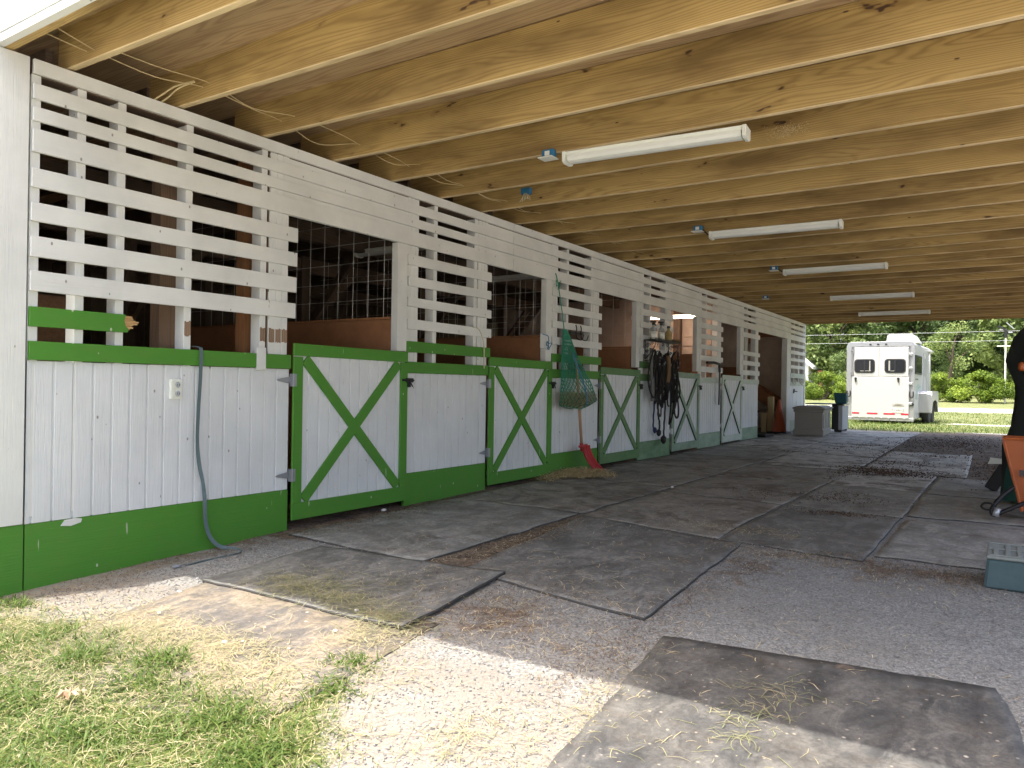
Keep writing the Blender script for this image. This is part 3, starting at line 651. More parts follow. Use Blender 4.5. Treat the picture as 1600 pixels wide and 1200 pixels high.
# ================================================================== RUBBER MATS
def rubber_mat(c, mat, label, h=0.012, th=0.010, bulge=(0, 0, 0, 0), wav=0.004, nu=28, nv=28, curl=None, jt=.006):
    h = h*.62; c = [Vector((x, y)) for x, y in c]; o0 = sum(c, Vector((0, 0)))/4
    u = np.linspace(0, 1, nu+1)[None, :]; v = np.linspace(0, 1, nv+1)[:, None]
    X = (1-u)*(1-v)*c[0].x+u*(1-v)*c[1].x+u*v*c[2].x+(1-u)*v*c[3].x
    Y = (1-u)*(1-v)*c[0].y+u*(1-v)*c[1].y+u*v*c[2].y+(1-u)*v*c[3].y
    def nrm(a, b): d = (b-a).normalized(); return Vector((d.y, -d.x))
    for i, (w, t) in enumerate(((1-v, 4*u*(1-u)), (u, 4*v*(1-v)), (v, 4*u*(1-u)), (1-u, 4*v*(1-v)))):
        n_ = nrm(c[i], c[(i+1) % 4]); X = X+n_.x*bulge[i]*w*t; Y = Y+n_.y*bulge[i]*w*t
    js = int(c[0].x*100+c[0].y*31) % 50; X, Y = X+jt*smooth_noise(X*1.0, Y, 9, js)+jt*.4*smooth_noise(X, Y, 31, js+1), Y+jt*smooth_noise(X, Y, 8, js+2); Z = gz(X, Y)+h+wav*smooth_noise(X, Y, 5, 9)
    if curl is not None: Z = Z+curl(u+0*v, v+0*u)
    n = (nu+1)*(nv+1); top = np.stack([X-o0.x, Y-o0.y, Z], -1).reshape(-1, 3); bot = top.copy(); bot[:, 2] -= th
    ii = (np.arange(nv)[:, None]*(nu+1)+np.arange(nu)).ravel(); q = [np.stack([ii, ii+1, ii+nu+2, ii+nu+1], -1)]
    q.append(np.stack([ii+n+nu+1, ii+n+nu+2, ii+n+1, ii+n], -1))
    ring = list(range(nu))+[nu+(nu+1)*k for k in range(nv)]+[n-1-k for k in range(nu)]+[(nu+1)*(nv-k) for k in range(nv)]
    r = np.array(ring); r2 = np.roll(r, -1); q.append(np.stack([r+n, r2+n, r2, r], -1))
    o = np_mesh('rubber_mat', np.concatenate([top, bot]), quads=np.concatenate(q), mat=M[mat], smooth=False)
    o.data.materials.append(M['mat_edge']); nq = len(ii); mi = np.zeros(len(o.data.polygons), np.int32); mi[2*nq:] = 1; o.data.polygons.foreach_set('material_index', mi)
    o.location = (o0.x, o0.y, 0); tag(o, label, 'floor mat', 'rubber mats laid along the aisle'); return o
rubber_mat([(.92, 1.2), (2.12, 1.45), (2.00, 2.50), (.56, 2.62)], 'mat_tan', 'sunlit dusty rubber mat half buried under hay and grass', .006, bulge=(0, .02, 0, .02))
rubber_mat([(.60, 2.33), (1.94, 2.34), (1.84, 3.25), (.55, 3.17)], 'mat_dark', 'dark rubber mat with cut grass on its corner, lying over the sunlit dusty mat', .026, .016,
           curl=lambda u, v: .012*np.clip(u-.85, 0, 1)/.15)
rubber_mat([(.14, 3.27), (1.30, 3.22), (1.33, 5.02), (.12, 5.12)], 'mat_grey', 'plain grey rubber mat in front of the nearest stall door', .018, .016)
rubber_mat([(1.60, 3.21), (2.72, 3.00), (2.64, 4.72), (1.40, 4.97)], 'mat_dark', 'speckled dark rubber mat with a pale dusty smudge beside bare gravel', .020, .016)
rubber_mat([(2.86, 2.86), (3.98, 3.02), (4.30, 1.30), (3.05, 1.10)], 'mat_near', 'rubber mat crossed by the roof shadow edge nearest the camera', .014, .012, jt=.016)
rubber_mat([(.12, 5.14), (1.34, 5.04), (1.35, 6.86), (.11, 6.94)], 'mat_brown', 'brownish rubber mat against the wall, short of the straw pile', .014)
rubber_mat([(.11, 6.96), (1.35, 6.88), (1.34, 8.66), (.10, 8.72)], 'mat_brown', 'muddy rubber mat with the straw pile and red scoop on it', .013)
rubber_mat([(1.37, 5.00), (2.46, 4.79), (2.47, 6.42), (1.37, 6.52)], 'mat_brown', 'brown dusty rubber mat just beyond the speckled dark mat', .012)
rubber_mat([(1.37, 6.54), (2.47, 6.44), (2.50, 8.12), (1.36, 8.16)], 'mat_brown', 'rubber mat with dark brown manure stains in the middle of the aisle', .013)
rubber_mat([(2.49, 4.77), (3.34, 4.64), (3.36, 6.27), (2.49, 6.42)], 'mat_dark', 'dark bluish rubber mat with straw strewn on its left edge', .017)
rubber_mat([(3.38, 4.82), (4.50, 4.90), (4.52, 6.40), (3.40, 6.24)], 'mat_grey', 'grey rubber mat behind the teal mounting block', .016)
rubber_mat([(2.50, 6.45), (3.37, 6.30), (3.36, 7.98), (2.51, 8.10)], 'mat_grey', 'rubber mat scattered with grit beyond the dark bluish mat', .013)
rubber_mat([(3.39, 6.44), (4.55, 6.55), (4.56, 7.95), (3.38, 7.9)], 'mat_grey', 'plain rubber mat under the leg of the orange wheelbarrow', .013)
rubber_mat([(2.51, 8.12), (3.36, 8.00), (3.38, 9.66), (2.55, 9.72)], 'mat_pale', 'pale rubber mat smeared with manure at the middle of the aisle', .013)
rubber_mat([(3.38, 7.95), (4.5, 7.98), (4.5, 9.5), (3.40, 9.55)], 'mat_grey', 'rubber mat behind the wheelbarrow bordering dark dirt', .012)
rubber_mat([(.10, 8.74), (1.34, 8.68), (1.35, 10.30), (.10, 10.35)], 'mat_brown', 'rubber mat below the hanging bridles', .013)
rubber_mat([(1.36, 8.18), (2.50, 8.14), (2.55, 9.60), (1.38, 9.62)], 'mat_brown', 'stained rubber mat left of the manure smeared pale one', .013)
rubber_mat([(1.40, 9.66), (2.54, 9.64), (2.52, 11.62), (1.34, 11.72)], 'mat_pale', 'pale mat with a bright worn patch in the middle of the aisle', .014)
rubber_mat([(2.57, 9.76), (3.66, 9.68), (3.61, 13.0), (2.54, 12.9)], 'mat_pale', 'long pale ribbed mat bordered by dark dirt on its right', .014)
rubber_mat([(.10, 10.37), (1.36, 10.32), (1.34, 12.2), (.10, 12.25)], 'mat_grey', 'grey mat in front of the fourth stall door', .013)
rubber_mat([(1.34, 11.75), (2.51, 11.66), (2.49, 13.9), (1.27, 14.0)], 'mat_pale', 'pale mat second from the far end of the centre row', .014)
rubber_mat([(.10, 12.28), (1.33, 12.22), (1.25, 14.2), (.10, 14.2)], 'mat_pale', 'pale mat in front of the fifth stall door', .013)
rubber_mat([(1.26, 14.05), (2.49, 13.95), (2.42, 17.9), (1.08, 17.95)], 'mat_pale', 'pale mat at the open far end of the aisle', .014)
rubber_mat([(.10, 14.24), (1.24, 14.22), (1.07, 18.2), (.0, 18.2)], 'mat_pale', 'pale mat under the taupe storage chest', .013)

# ================================================================== LOOSE GRAVEL, GRASS, HAY
def in_quad(x, y, q):
    r = np.ones_like(x, bool)
    for i in range(4):
        (ax, ay), (bx, by) = q[i], q[(i+1) % 4]; r &= ((bx-ax)*(y-ay)-(by-ay)*(x-ax)) > 0
    return r
MATQ = [[(.92, 1.2), (2.12, 1.45), (2.00, 2.50), (.56, 2.62)], [(.60, 2.33), (1.94, 2.34), (1.84, 3.25), (.55, 3.17)], [(.14, 3.27), (1.30, 3.22), (1.33, 5.02), (.12, 5.12)],
        [(1.60, 3.21), (2.72, 3.00), (2.64, 4.72), (1.40, 4.97)], [(2.86, 2.86), (3.98, 3.02), (4.30, 1.30), (3.05, 1.10)], [(2.49, 4.77), (3.34, 4.64), (3.36, 6.27), (2.49, 6.42)]]
def on_mat(x, y):
    z = np.zeros_like(x)
    for q, h in zip(MATQ, (.004, .017, .012, .013, .009, .011)): z = np.where(in_quad(x, y, q), np.maximum(z, h), z)
    return z
def blades(name, x, y, length, width, az, lean, tint, mat, curve=0.5, z=None, arch=0.0):
    N = len(x); z0 = (gz(x, y)+on_mat(x, y)) if z is None else z
    d = np.stack([np.cos(az), np.sin(az), np.zeros(N)], -1); s_ = np.stack([-np.sin(az), np.cos(az), np.zeros(N)], -1)
    base = np.stack([x, y, z0], -1); up = np.array([0, 0, 1.0])
    def at(t):
        ang = lean+curve*t; L = length*t
        p = base+d*(L*np.cos(ang))[:, None]+up*(L*np.sin(ang)*0+ (L*np.sin(np.clip(ang, .0, 1.57))+arch*np.sin(PI*t)*length))[:, None]
        return p
    w = (width/2)[:, None]*s_
    P = [at(0)-w, at(0)+w, at(.5)-w*.85, at(.5)+w*.85, at(1.0)]
    V = np.stack(P, 1).reshape(-1, 3); b = np.arange(N)*5
    return np_mesh(name, V, quads=np.stack([b, b+1, b+3, b+2], -1), tris=np.stack([b+2, b+3, b+4], -1), mat=mat, tint=np.repeat(tint, 5))
def strands(name, x, y, z, length, width, az, tint, mat, arch=.006, bend=.4, tilt=0.15, parent=None):
    N = len(x); P = []; a = az.copy(); cx, cy, cz = x.copy(), y.copy(), z.copy(); bnd = rng.normal(0, bend, N); tl = rng.normal(0, tilt, N)
    for t in range(5):
        k = math.sin(PI*t/4); s_ = np.stack([-np.sin(a), np.cos(a), np.zeros(N)], -1)*(width/2)[:, None]*(1 if 0 < t < 4 else .5)
        c = np.stack([cx, cy, np.maximum(cz+arch*k*rng.uniform(.3, 1.5, N), z+.001)], -1); P += [c-s_, c+s_]
        cx = cx+np.cos(a)*length/4; cy = cy+np.sin(a)*length/4; cz = cz+np.sin(tl)*length/4*.4; a = a+bnd/2
    V = np.stack(P, 1).reshape(-1, 3); b = np.arange(N)*10
    q = np.concatenate([np.stack([b+2*t, b+2*t+1, b+2*t+3, b+2*t+2], -1) for t in range(4)])
    return np_mesh(name, V, quads=q, mat=mat, tint=np.repeat(tint, 10), parent=parent)
# gravel stones
def stones(n, xr, yr, r0, r1, keep):
    x = rng.uniform(*xr, n); y = rng.uniform(*yr, n); m = keep(x, y); x, y = x[m], y[m]; n = len(x); r = rng.uniform(r0, r1, n)
    base = np.array([(1, 0, 0), (0, 1, 0), (-1, 0, 0), (0, -1, 0), (0, 0, .7), (0, 0, -.6)]); f = np.array([(0, 1, 4), (1, 2, 4), (2, 3, 4), (3, 0, 4), (1, 0, 5), (2, 1, 5), (3, 2, 5), (0, 3, 5)])
    v = base[None]*r[:, None, None]*rng.uniform(.65, 1.35, (n, 6, 3)); a = rng.uniform(0, 2*PI, n); c, s_ = np.cos(a)[:, None], np.sin(a)[:, None]
    V = np.stack([v[..., 0]*c-v[..., 1]*s_+x[:, None], v[..., 0]*s_+v[..., 1]*c+y[:, None], v[..., 2]+(gz(x, y)+.2*r)[:, None]], -1).reshape(-1, 3)
    T = (f[None]+6*np.arange(n)[:, None, None]).reshape(-1, 3); return V, T, np.repeat(rng.beta(2, 2.5, n), 6)
V1, T1, t1 = stones(42000, (.1, 4.3), (1.0, 4.9), .0022, .0062, lambda x, y: (on_mat(x, y) == 0) & (grass_m(x, y) < .55) & (dirt_m(x, y) < .75) & (x > .15+.0*y))
ex = []
for cx, cy, sx, sy, n in ((4.02, 2.4, .13, .5, 16000), (3.75, 2.93, .22, .07, 7000), (4.05, 1.9, .13, .5, 9000), (2.5, 3.12, .2, .08, 2500), (2.68, 3.4, .05, .4, 900), (3.3, 2.85, .3, .04, 900), (1.9, 4.75, .15, .12, 900)):
    v, t_, ti = stones(n, (cx-3*sx, cx+3*sx), (cy-3*sy, cy+3*sy), .0016, .0048, lambda x, y: (rng.uniform(0, 1, len(x)) < np.exp(-((x-cx)/sx)**2-((y-cy)/sy)**2)) & (on_mat(x, y) > 0))
    c_ = v.reshape(-1, 6, 3).mean(1); v[:, 2] += np.repeat(on_mat(c_[:, 0], c_[:, 1]), 6); ex.append((v, t_, ti))
for v, t_, ti in ex: T1 = np.concatenate([T1, t_+len(V1)]); V1 = np.concatenate([V1, v]); t1 = np.concatenate([t1, ti])
o = np_mesh('loose_gravel', V1, tris=T1, mat=M['stone'], tint=t1); tag(o, 'loose grey gravel between the rubber mats', 'gravel', kind='stuff')
# grass in the foreground
def scatter(n, xr, yr, f):
    x = rng.uniform(*xr, n); y = rng.uniform(*yr, n); m = rng.uniform(0, 1, n) < f(x, y); return x[m], y[m]
def clumpy(x, y, s=9, seed=21): return np.clip(.55+.6*smooth_noise(x, y, s, seed), 0, 1)
xg, yg = scatter(150000, (-.4, 3.2), (.55, 2.15), lambda x, y: np.clip((grass_m(x, y)-.35)*1.8, 0, 1)*(.25+.75*clumpy(x, y)*clumpy(x, y, 17, 77)))
m = ~((xg > .55) & (on_mat(xg, yg) > 0) & (yg > 1.5+.3*rng.uniform(0, 1, len(xg)))); xg, yg = xg[m], yg[m]; N = len(xg)
dryness = np.clip(.35+.35*smooth_noise(xg, yg, 5, 33), 0, 1)
tt = np.clip(rng.beta(2.0, 2.5, N)*.85+.35*dryness*rng.uniform(0, 1, N), 0, 1)
o = blades('lawn_grass', xg, yg, rng.gamma(4, .010, N)+.010, rng.uniform(.0018, .0044, N), rng.uniform(0, 2*PI, N), rng.uniform(.25, 1.25, N), tt, M['grass'], -.6)
tag(o, 'short patchy green grass in the sunlit foreground', 'grass', kind='stuff')
# taller tufts
TX = []
for cx, cy, nb, ll in [(.22, 1.62, 230, .085), (.10, 1.50, 160, .07), (1.42, 1.62, 260, .10), (1.15, 1.45, 220, .09), (2.02, 1.42, 420, .085), (2.28, 1.33, 420, .075), (1.9, 1.25, 260, .08), (2.02, 1.98, 200, .05), (1.75, 1.15, 300, .085), (1.35, 1.15, 260, .08), (2.12, 1.78, 200, .05), (2.5, 1.2, 200, .06), (1.55, 1.45, 200, .07), (.8, 1.5, 200, .06)]:
    TX.append((rng.normal(cx, .055, nb), rng.normal(cy, .045, nb), rng.uniform(.4, 1.1, nb)*ll, np.full(nb, 1.0)))
x, y, L, _ = [np.concatenate(c) for c in zip(*TX)]; nb = len(x)
o = blades('broad_grass', x, y, L, rng.uniform(.003, .0058, nb), rng.uniform(0, 2*PI, nb), rng.uniform(.35, 1.3, nb), rng.uniform(.15, .62, nb), M['grass'], -.7)
tag(o, 'broad bladed greener grass growing through the foreground lawn', 'grass', kind='stuff')
# hay: on the dark mat, on the sandy mat and in strands elsewhere
def hay_patch(name, label, spots, mat, lo=0, hi=1, w=(.0009, .0022), L=(.02, .10)):
    X = []; Y = []; Z = []
    for cx, cy, sx, sy, n, hh in spots:
        x = rng.normal(cx, sx, n); y = rng.normal(cy, sy, n); X.append(x); Y.append(y)
        Z.append(hh*np.exp(-((x-cx)/sx)**2/1.5-((y-cy)/sy)**2/1.5)*rng.uniform(0, 1, n))
    x, y, z = map(np.concatenate, (X, Y, Z)); N = len(x); m = x > .012; x, y, z = x[m], y[m], z[m]; N = len(x)
    o = strands(name, x, y, gz(x, y)+on_mat(x, y)+.003+z, rng.uniform(*L, N), rng.uniform(*w, N), rng.uniform(0, 2*PI, N), rng.uniform(lo, hi, N), mat)
    return tag(o, label, 'hay' if 'hay' in name else 'litter', kind='stuff')
hay_patch('cut_hay', 'greenish cut hay strewn over the dark mat at the shadow edge', [(1.12, 2.50, .15, .08, 520, .022), (1.5, 2.45, .20, .06, 560, .018), (1.85, 2.38, .10, .05, 330, .015), (1.2, 2.68, .22, .12, 200, .008), (1.45, 2.7, .25, .2, 160, .003), (3.36, 2.30, .06, .12, 110, .006), (3.40, 2.60, .08, .06, 90, .005)], M['hay'], .15, .85, (.0016, .003), (.03, .12))
hay_patch('dry_hay', 'dry pale hay scattered over the sunlit mat and gravel', [(1.45, 1.86, .24, .07, 700, .012), (1.7, 1.70, .25, .10, 900, .012), (1.1, 1.75, .2, .1, 900, .01), (1.9, 2.2, .10, .10, 380, .01), (.75, 1.8, .2, .12, 300, .006), (2.15, 1.95, .10, .10, 160, .006), (2.68, 1.78, .06, .12, 240, .006), (2.4, 1.6, .10, .06, 60, .004), (3.3, 1.9, .3, .3, 200, .002), (2.92, 2.1, .06, .4, 300, .004), (2.0, 1.5, .3, .15, 500, .01), (.5, 1.5, .3, .12, 900, .014), (1.4, 1.3, .5, .15, 1500, .02), (.3, 1.3, .4, .15, 700, .02), (2.0, 1.2, .5, .15, 700, .02)], M['hay'], .35, 1.0, (.0012, .0026))
hay_patch('stray_straw', 'single straws strewn over the mats', [(1.5, 4, .6, 1.2, 330, .0), (2.3, 3.6, .4, .6, 200, .0), (2.35, 5.15, .25, .10, 330, .004), (2.65, 5.05, .2, .05, 120, .002), (3.2, 3.0, .5, .3, 120, 0), (1.0, 7.0, .5, .5, 260, 0), (2.0, 6.4, .6, 1.0, 180, 0), (3.6, 4.3, .4, .3, 160, 0), (2.3, 2.7, .3, .3, 400, .002), (2.92, 4.55, .25, .08, 200, .003), (1.45, 3.9, .06, .5, 260, .002)], M['strawm'], .2, 1.0)
hay_patch('brown_litter', 'brown crushed litter along the wall base and mat edges', [(.20, 3.9, .09, .55, 1800, .006), (.12, 2.6, .08, .5, 900, .004), (1.47, 4.1, .08, .5, 1300, .003), (2.1, 2.8, .25, .28, 1700, .003), (2.78, 3.6, .06, .6, 700, .002), (3.3, 4.62, .5, .10, 1500, .003), (2.75, 2.6, .1, .25, 600, .002), (.25, 1.95, .12, .2, 500, .003), (3.75, 4.5, .3, .12, 900, .004)], M['duff'], 0, 1, (.001, .003), (.008, .04))
n = 2600; r = np.sqrt(rng.uniform(0, 1, n)); a = rng.uniform(0, 2*PI, n); r = r*(1+.25*np.sin(3*a+1)+.15*np.sin(7*a)); x = .20+r*np.cos(a)*.28; y = 7.05+r*np.sin(a)*.52; m = x > .02; x, y, r = x[m], y[m], r[m]; n = len(x)
o = strands('straw_pile', x-.2, y-7.05, .012+.05*(1-r**1.3)*rng.uniform(.15, 1, n), rng.uniform(.05, .17, n), rng.uniform(.003, .0068, n), rng.uniform(0, 2*PI, n), rng.beta(1.5, 1.2, n), M['strawm'], .014, .5, .4)
o.location = (.2, 7.05, G(7.05)+.012); tag(o, 'small heap of golden straw on the floor under the red scoop', 'straw', kind='stuff')
# manure crumbs
def crumbs(spots):
    V = []; T = []; tt = []; k = 0
    for cx, cy, sx, sy, n, r in spots:
        v, t, ti = stones(n*3, (cx-3*sx, cx+3*sx), (cy-3*sy, cy+3*sy), r*.4, r*1.2, lambda x, y: rng.uniform(0, 1, len(x)) < np.exp(-((x-cx)/sx)**2-((y-cy)/sy)**2))
        v[:, 2] += .014; V.append(v); T.append(t+k); k += len(v); tt.append(ti*.55)
    return np.concatenate(V), np.concatenate(T), np.concatenate(tt)
v, t, ti = crumbs([(2.95, 9.5, .35, .22, 2600, .009), (2.7, 9.8, .3, .3, 1500, .008), (2.2, 7.0, .3, .3, 1300, .005), (2.8, 7.1, .3, .35, 1700, .006), (2.95, 6.2, .22, .09, 1200, .006), (2.9, 10.9, .35, .35, 900, .009), (2.0, 13.5, .3, .8, 400, .011), (1.3, 11.7, .3, .2, 300, .008), (3.2, 12.4, .3, .2, 500, .009), (2.45, 9.2, .1, .8, 700, .007), (2.5, 12.5, .08, .8, 500, .009), (3.2, 15.5, .7, 1.8, 5000, .012), (4.0, 11.0, .25, 1.2, 3500, .010), (2.9, 9.9, .5, .12, 1500, .008), (2.6, 3.3, .1, .1, 40, .005), (3.1, 3.35, .1, .04, 60, .006)])
o = np_mesh('manure_crumbs', v, tris=t, mat=M['duff'], tint=ti); tag(o, 'dark manure crumbs trodden over the pale mats', 'manure', kind='stuff')
# far lawn blades
xf, yf = scatter(60000, (-7, 9), (19, 36), lambda x, y: np.clip(grass_m(x, y)-drive_bounce_m(x, y)*1.4, 0, 1)*np.clip(1.5-(y-19)/20, .2, 1))
N = len(xf); o = blades('far_grass', xf, yf, rng.uniform(.04, .13, N), rng.uniform(.008, .02, N), rng.uniform(0, 2*PI, N), rng.uniform(.5, 1.4, N), np.clip(rng.beta(2, 2.5, N), 0, .9), M['grass'], -.4)
tag(o, 'sunlit lawn grass beyond the open end of the barn', 'grass', kind='stuff')
# small white pebbles, leaf, shell
def pebble(x, y, r, label, mat='pebble'):
    mb = MB(); prof = [(r*.05, 0), (r*.8, r*.12), (r, r*.4), (r*.75, r*.75), (r*.2, r*.92)]
    mb.lathe(prof, seg=9, sx=rnd.uniform(.8, 1.3), sy=rnd.uniform(.7, 1.1)); o = mb.build('pebble', M[mat], None, True)
    xa = np.array([x]); ya = np.array([y]); o.location = (x, y, float(gz(xa, ya)[0]+on_mat(xa, ya)[0])-.001); o.rotation_euler = (rnd.uniform(-.2, .2), rnd.uniform(-.2, .2), rnd.uniform(0, 6))
    return tag(o, label, 'pebble', 'small white pebbles')
pebble(1.44, 1.86, .014, 'largest white pebble, on the hay beside the grass at lower left')
pebble(1.49, 1.91, .010, 'white pebble touching the largest one')
pebble(.88, 1.93, .010, 'white pebble on the left edge of the sunlit mat')
pebble(.66, 2.17, .011, 'white pebble at the upper edge of the sunlit mat near the shadow')
pebble(1.62, 2.40, .011, 'white pebble standing at the shadow edge on the hay', )
pebble(1.72, 2.18, .012, 'white crumpled pebble on the right half of the sunlit mat')
pebble(.52, 2.36, .008, 'white pebble where the wall shadow meets the gravel')
pebble(.03, 4.28, .022, 'white pebble in the gap under the nearest stall door')
pebble(1.35, 6.85, .022, 'white pebble in the middle of the muddy mats')
pebble(1.42, 4.18, .006, 'tiny white pebble in the dirt strip between two mats')
pebble(2.98, 2.62, .006, 'white pebble on the mat nearest the camera')
lf = MB(); n = 18; pts = []
for i in range(n): a = 2*PI*i/n; rr = .032*(1+.35*math.sin(5*a)+.12*math.sin(9*a+1)); pts.append((rr*math.cos(a), rr*math.sin(a)*.8))
lf.v = [(0, 0, .012)]+[(x, y, .010+.012*math.sin(3*i)) for i, (x, y) in enumerate(pts)]; lf.f = [(0, i+1, (i+1) % n+1) for i in range(n)]; lf.m = [0]*n
o = lf.build('fallen_leaf', M['leafdry']); o.location = (1.52, 1.235, -.03); sm = o.modifiers.new('thick', 'SOLIDIFY'); sm.thickness = .0015; tag(o, 'curled dry brown leaf lying on the foreground grass', 'leaf')

# ================================================================== CEILING FITTINGS
def light_fixture(x0, x1, y0, y1, z, label, lit=False, name='fluorescent_light'):
    c = Vector(((x0+x1)/2, (y0+y1)/2, z)); ang = math.atan2(y1-y0, x1-x0); L = math.hypot(x1-x0, y1-y0)/2
    t = thing(name, label, 'ceiling light', c, ang, 'fluorescent strip lights under the ceiling')
    MB().prism([(-.062, .060), (-.062, .05), (-.045, .035), (.045, .035), (.062, .05), (.062, .060)], 0, -L, L).build('housing', M['fixture'], t, bevel=.002)
    prof = [(-.055, .038), (-.058, .018), (-.045, .002), (-.015, -.006), (.015, -.006), (.045, .002), (.058, .018), (.055, .038)]
    MB().prism(prof, 0, -L+.02, L-.02).build('diffuser', M['lit' if lit else 'tubeoff'], t)
    for s_ in (-1, 1):
        MB().prism([(-.066, .062), (-.066, .0), (-.04, -.012), (.04, -.012), (.066, 0), (.066, .062)], 0, s_*L-.012, s_*L+.012).build('end_cap', M['fixture'], t, bevel=.002)
    return t
light_fixture(1.54, 2.70, 4.38, 4.47, 2.47, 'white strip light nearest the camera, beside a dusty patch on the joist')
light_fixture(1.56, 2.74, 7.27, 7.32, 2.462, 'white strip light second from the camera, wired to a bright blue box')
light_fixture(1.61, 2.79, 10.01, 10.0, 2.462, 'white strip light third from the camera, wired to a dark blue box')
light_fixture(1.60, 2.79, 13.17, 13.17, 2.462, 'white strip light second from the far end of the ceiling')
light_fixture(1.58, 2.79, 16.15, 16.15, 2.462, 'white strip light at the far end of the ceiling')
def junction_box(x, y, z, label, mat='blueplastic', cover=True, pig=False):
    t = thing('junction_box', label, 'electrical box', (x, y, z), 0, 'blue electrical boxes on the joists')
    MB().box(-.045, .045, -.05, 0, -.0, .055).build('box_body', M[mat], t, bevel=.006)
    if cover:
        MB().box(-.055, .055, -.085, .012, -.008, -.001).build('cover_plate', M['fixture'], t, bevel=.002)
        MB().box(-.018, .018, -.053, -.050, .012, .042).build('box_label', M['fixture'], t)
    if pig:
        w = MB()
        for k in range(7): a = k*.9; w.tube(bez([(-.01+.01*k/3, -.045, .01), (-.02+.012*k, -.055-.01*(k % 2), -.03), (-.05+.018*k, -.05+.01*math.sin(a), -.055-.01*math.cos(a))], 4), .0028, 5)
        w.build('bare_wires', M['twine'], t)
    return t
junction_box(1.44, 4.33, 2.50, 'blue box with a white cover left of the nearest strip light')
jb2 = junction_box(1.44, 7.24, 2.535, 'bright blue box with a white label beside the second strip light')
jb3 = junction_box(1.50, 9.93, 2.51, 'dark blue box beside the third strip light')
junction_box(.56, 5.44, 2.615, 'open blue box with loose cream wires on a joist above the wall', cover=False, pig=True)
junction_box(.62, 12.9, 2.50, 'small blue box on a far joist above the fourth stall door')
for (a, b, lab) in (((1.48, 7.235, 2.55), (1.60, 7.28, 2.53), 'short black cord from the bright blue box to the second strip light'), ((1.54, 9.93, 2.53), (1.65, 10.0, 2.53), 'short black cord from the dark blue box to the third strip light')):
    p = [Vector(a), (Vector(a)+Vector(b))/2+Vector((.01, 0, -.05 if a[1] < 8 else -.04)), Vector(b)]
    MB().tube(bez(p, 8), .006, 8).build('power_cord', M['black'], jb2 if a[1] < 8 else jb3, True, True)
# cream cable runs through drilled holes near the wall
def cable_run(xs, lab, seed):
    r = random.Random(seed); pts = []; ys = [1.68]+[1.93+k*.5985 for k in range(14)]
    for i, y in enumerate(ys):
        x = xs+r.uniform(-.05, .05); z = 2.625+r.uniform(-.012, .012); pts.append((x, y+.02, z))
        if i < len(ys)-1: pts.append((x+r.uniform(-.05, .07), y+.32, z-r.uniform(.015, .05) if i < 8 else z-.01))
    o = MB().tube(bez(pts, 6), .0025, 6).build('electric_cable', M['cable'], None, True); tag(o, lab, 'cable')
cable_run(.22, 'cream electric cable sagging between the joists, the strand nearer the wall', 4)
cable_run(.30, 'cream electric cable sagging between the joists, the strand farther from the wall', 9)
o = MB().tube(bez([(.27, 2.46, 2.62), (.16, 2.42, 2.60), (.06, 2.40, 2.565), (.012, 2.39, 2.548)], 8), .0045, 6).tube(bez([(.28, 2.46, 2.615), (.18, 2.43, 2.59), (.08, 2.43, 2.56), (.02, 2.43, 2.548)], 8), .0045, 6).build('electric_cable', M['cable'], None, True)
tag(o, 'pair of cream cable ends dropping from the second joist to the top of the wall', 'cable')
# mud dauber nest / dust on joist right of the first light
n = 700; x = rng.normal(2.83, .05, n); z = rng.normal(2.60, .02, n)
o = strands('dusty_cobweb', x, np.full(n, 4.86)+rng.uniform(-.006, 0, n), z, rng.uniform(.006, .02, n), rng.uniform(.001, .002, n), rng.uniform(0, 6, n), rng.uniform(.5, 1, n), M['strawm'], .004)
tag(o, 'dusty straw coloured nest stuck to the joist at the end of the nearest light', 'nest', kind='stuff')
# interior strip lights
light_fixture(-1.9, -.75, 5.9, 5.9, 2.36, 'unlit strip light inside the nearest stall behind the wire mesh')
light_fixture(-1.9, -.75, 8.2, 8.2, 2.36, 'unlit strip light inside the second stall behind the wire mesh')
light_fixture(-1.35, -.20, 11.9, 11.9, 2.14, 'glowing strip light seen through the opening of the fourth stall', True)

# ================================================================== WALL ITEMS
# grey lunge strap
pts = [(-.10, 2.60, 1.172), (-.06, 2.64, 1.178), (-.02, 2.67, 1.185), (.012, 2.69, 1.180), (.030, 2.695, 1.155), (.033, 2.69, 1.0), (.033, 2.68, .8), (.035, 2.675, .62), (.037, 2.69, .48), (.036, 2.715, .38), (.035, 2.73, .27), (.038, 2.735, .15), (.05, 2.76, .05), (.075, 2.81, -.01), (.13, 2.86, -.025), (.20, 2.86, -.028), (.255, 2.82, -.03), (.262, 2.76, -.032), (.255, 2.66, -.034), (.25, 2.56, -.036), (.245, 2.47, -.037)]
wid = [(0, 1, 0)]*3+[(0, 1, 0)]*5+[(.5, .9, 0), (1, .4, 0), (.4, 1, 0), (0, 1, 0), (.2, 1, 0), (.5, .8, .5), (0, .8, .8), (0, .3, 1), (.2, .0, 1), (0, 0, 1), (0, 0, 1), (0.3, 0, 1), (1, 0, .3)]
P2 = bez(pts, 6); W2 = []
for i in range(len(pts)-1):
    for k in range(6): W2.append(tuple(Vector(wid[i]).lerp(Vector(wid[i+1]), k/6)))
W2.append(wid[-1])
t = thing('webbing_strap', 'long grey green webbing strap hanging over the rail down to the gravel', 'strap', (.03, 2.69, -.03))
MB().ribbon(P2, W2, .022, .003).build('strap_webbing', M['strap'], t, False, True)
MB().tube(bez([(.245, 2.48, -.03), (.25, 2.45, -.026), (.24, 2.42, -.028), (.235, 2.405, -.03), (.25, 2.40, -.03), (.255, 2.43, -.03)], 4), .005, 6).build('snap_clip', M['galv'], t, False, True)
